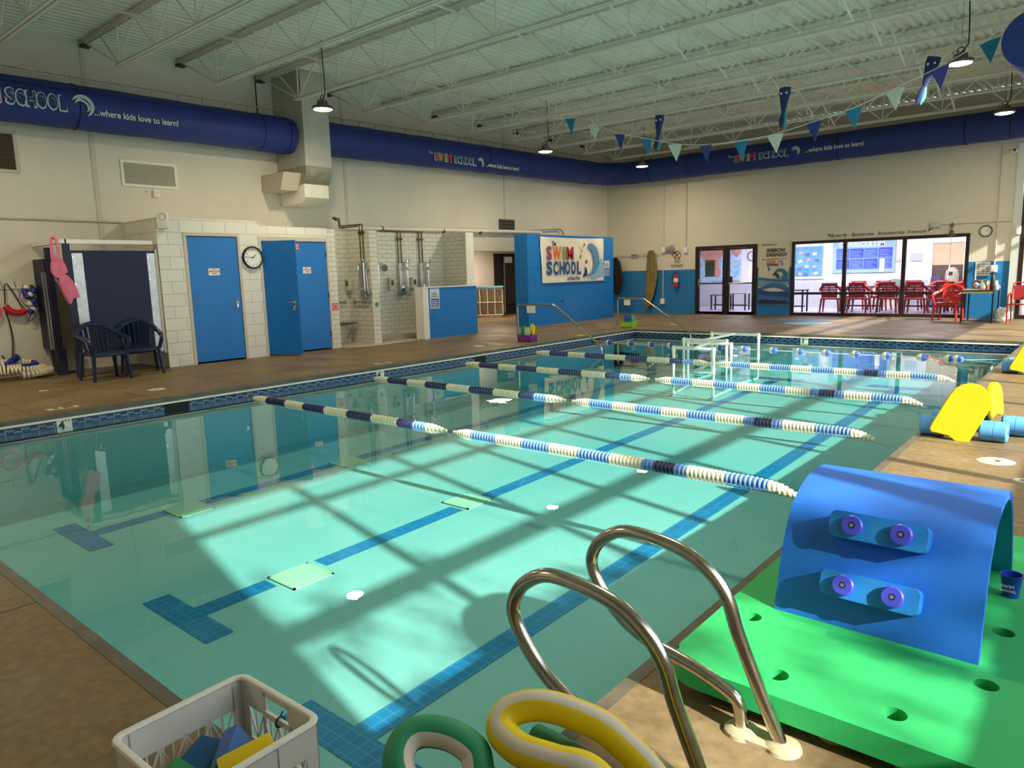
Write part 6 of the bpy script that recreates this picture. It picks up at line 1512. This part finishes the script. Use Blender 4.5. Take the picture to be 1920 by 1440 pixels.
BLK = {'yellow': M_yel, 'blue': pm('block_navy', (.01, .06, .26), .75), 'pale blue': pm('block_blue', (.05, .14, .42), .75), 'green': pm('block_green', (.02, .26, .10), .75), 'dark blue': pm('block_dark', (.005, .09, .24), .75)}
def block(c, sz, rot, col, lab, name='foam_block'):
    b = B(); b.obox((0, 0, 0), sz, bev=.006); o = tag(b.ob(name, BLK[col], None, origin=None), lab, 'foam block'); o.location = Vector((cx, cy, .035))+Vector(c); o.rotation_euler = rot; return o
block((.095, .03, .175), (.055, .13, .09), (.25, .25, -.35), 'yellow', 'yellow foam block on top at the right side of the milk crate')
block((.015, .035, .155), (.045, .12, .10), (.2, -.5, .7), 'pale blue', 'slanted blue foam block left of the yellow one in the milk crate')
block((-.06, .0, .13), (.12, .11, .045), (.1, .15, .5), 'dark blue', 'flat dark blue foam block at the left of the milk crate')
block((-.03, -.085, .14), (.10, .07, .045), (.3, .1, .2), 'green', 'green foam block at the front left of the milk crate')
block((.055, -.045, .15), (.06, .05, .05), (.5, .6, .3), 'green', 'small green foam block in the middle of the milk crate, beside the yellow one')
block((.11, -.09, .06), (.08, .10, .10), (0, 0, .2), 'yellow', 'yellow foam block low in the milk crate, seen through its right side')
block((-.07, .06, .06), (.13, .13, .08), (0, 0, .1), 'blue', 'dark foam block at the bottom of the milk crate')
block((.03, -.02, .055), (.09, .09, .08), (0, 0, .4), 'green', 'green foam block buried at the bottom of the milk crate')

# foam noodles
def noodle(pts, r, m1, m2, lab, half=(0, 3), n=24):
    t = thing('foam_noodle', lab, 'pool noodle', pts[0]); b = B(); P = smoothpath(pts, 8)
    b.tube(P, r, n, mi=lambda i, k: 1 if (k-half[0]) % n < half[1] else 0); b.ob('foam', [m1, m2], t)
    d = (P[0]-P[1]).normalized(); b = B(); b.cyl(P[0]+d*.0005, P[0]+d*.002, r*.28, 12); b.ob('core_hole', M_black, t)
    return t
MY = pm('noodle_yellow', (.85, .64, .0), .6); MW = pm('noodle_white', (.72, .66, .52), .6); MG = pm('noodle_green', (.02, .30, .13), .6); MDG = pm('noodle_dark_green', (.012, .20, .075), .6)
r_n = .0335
noodle([(8.14, .22, .035), (8.13, .30, .18), (8.10, .31, .29), (8.01, .27, .395), (7.934, .239, .428), (7.859, .204, .439), (7.811, .16, .426), (7.819, .123, .405), (7.883, .109, .396), (7.962, .123, .396), (8.045, .15, .385), (8.12, .17, .27), (8.15, .13, .035)], r_n, MY, MW, 'yellow foam noodle with a white stripe, looped at the bottom of the photo', (4, 3))
noodle([(8.02, .06, .035), (7.98, .09, .18), (7.90, .08, .29), (7.828, .05, .338), (7.791, .066, .374), (7.736, .051, .398), (7.68, .017, .401), (7.666, -.025, .388), (7.695, -.06, .354), (7.78, -.06, .28), (7.90, -.04, .16), (7.97, -.02, .035)], r_n, MG, MW, 'green foam noodle with a white stripe, bent into a loop beside the milk crate', (17, 4))
noodle([(7.83, .225, .335), (7.902, .222, .335), (7.985, .205, .33), (8.05, .20, .20), (8.07, .21, .035)], .032, MDG, MDG, 'dark green foam noodle end showing inside the yellow loop')
b = B(); b.tube(arc((8.09, .2, .16), .11, 0, 360, 20, (1, 0, 0), (0, 1, 0))[:-1], .009, 8, closed=True); tag(b.ob('strap', M_black), 'black ribbed strap holding the foam noodles together at the bottom edge', 'strap')

# tree outside the windows: its branches and added leaf clumps dapple the sun on the deck
def tree(x, y, h, seed, lab):
    random.seed(seed); t = thing('tree', lab, 'tree', (x, y, 0)); b = B()
    def grow(p, d, L, r, lv):
        pts = [p]
        for k in range(4):
            d = (d+Vector((random.uniform(-.22, .22), random.uniform(-.22, .22), random.uniform(-.06, .16)))).normalized(); pts.append(pts[-1]+d*L/4)
        b.tube(smoothpath(pts, 2), [r*(1-.45*i/8) for i in range(9)], 6)
        if lv == 0: return
        for _ in range(4 if lv > 1 else 5):
            q = pts[random.randint(2, 4)]; nd = (d+Vector((random.uniform(-1, 1), random.uniform(-1, 1), random.uniform(-.2, .7)))).normalized(); grow(q, nd, L*random.uniform(.55, .75), r*.60, lv-1)
    grow(Vector((x, y, 0)), Vector((0, 0, 1)), h*.45, .20, 4)
    b.ob('trunk_and_branches', pm('bark', (.10, .08, .06), .9), t)
    b = B()
    for _ in range(46):
        c = Vector((x+random.uniform(-.9, .7), y+random.uniform(-1.0, 1.0), h*random.uniform(.62, 1.15))); ax = Vector((random.uniform(-1, 1), random.uniform(-1, 1), random.uniform(-.2, .6))).normalized(); L = random.uniform(.2, .55)
        for _k in range(26):
            p = c+ax*random.uniform(-L, L)+Vector((random.gauss(0, .045), random.gauss(0, .045), random.gauss(0, .045))); u = Vector((random.gauss(0, 1), random.gauss(0, 1), random.gauss(0, 1))).normalized()*.045; v = u.cross(Vector((random.gauss(0, 1), random.gauss(0, 1), random.gauss(0, 1)))).normalized()*.03
            b.quad(p-u, p+v, p+u, p-v)
    tag(b.ob('leaves', pm('leaf_green', (.10, .22, .04), .6), t), kind='stuff')
tree(15.0, .25, 4.5, 3, 'thinly leaved tree outside the windows, beyond the right edge of the photo')
b = B(); b.box(XR+.2, 40, -20, 40, -.3, -.12); struct('ground_outside', b, pm('outside_ground', (.20, .18, .14), .9), origin=None)
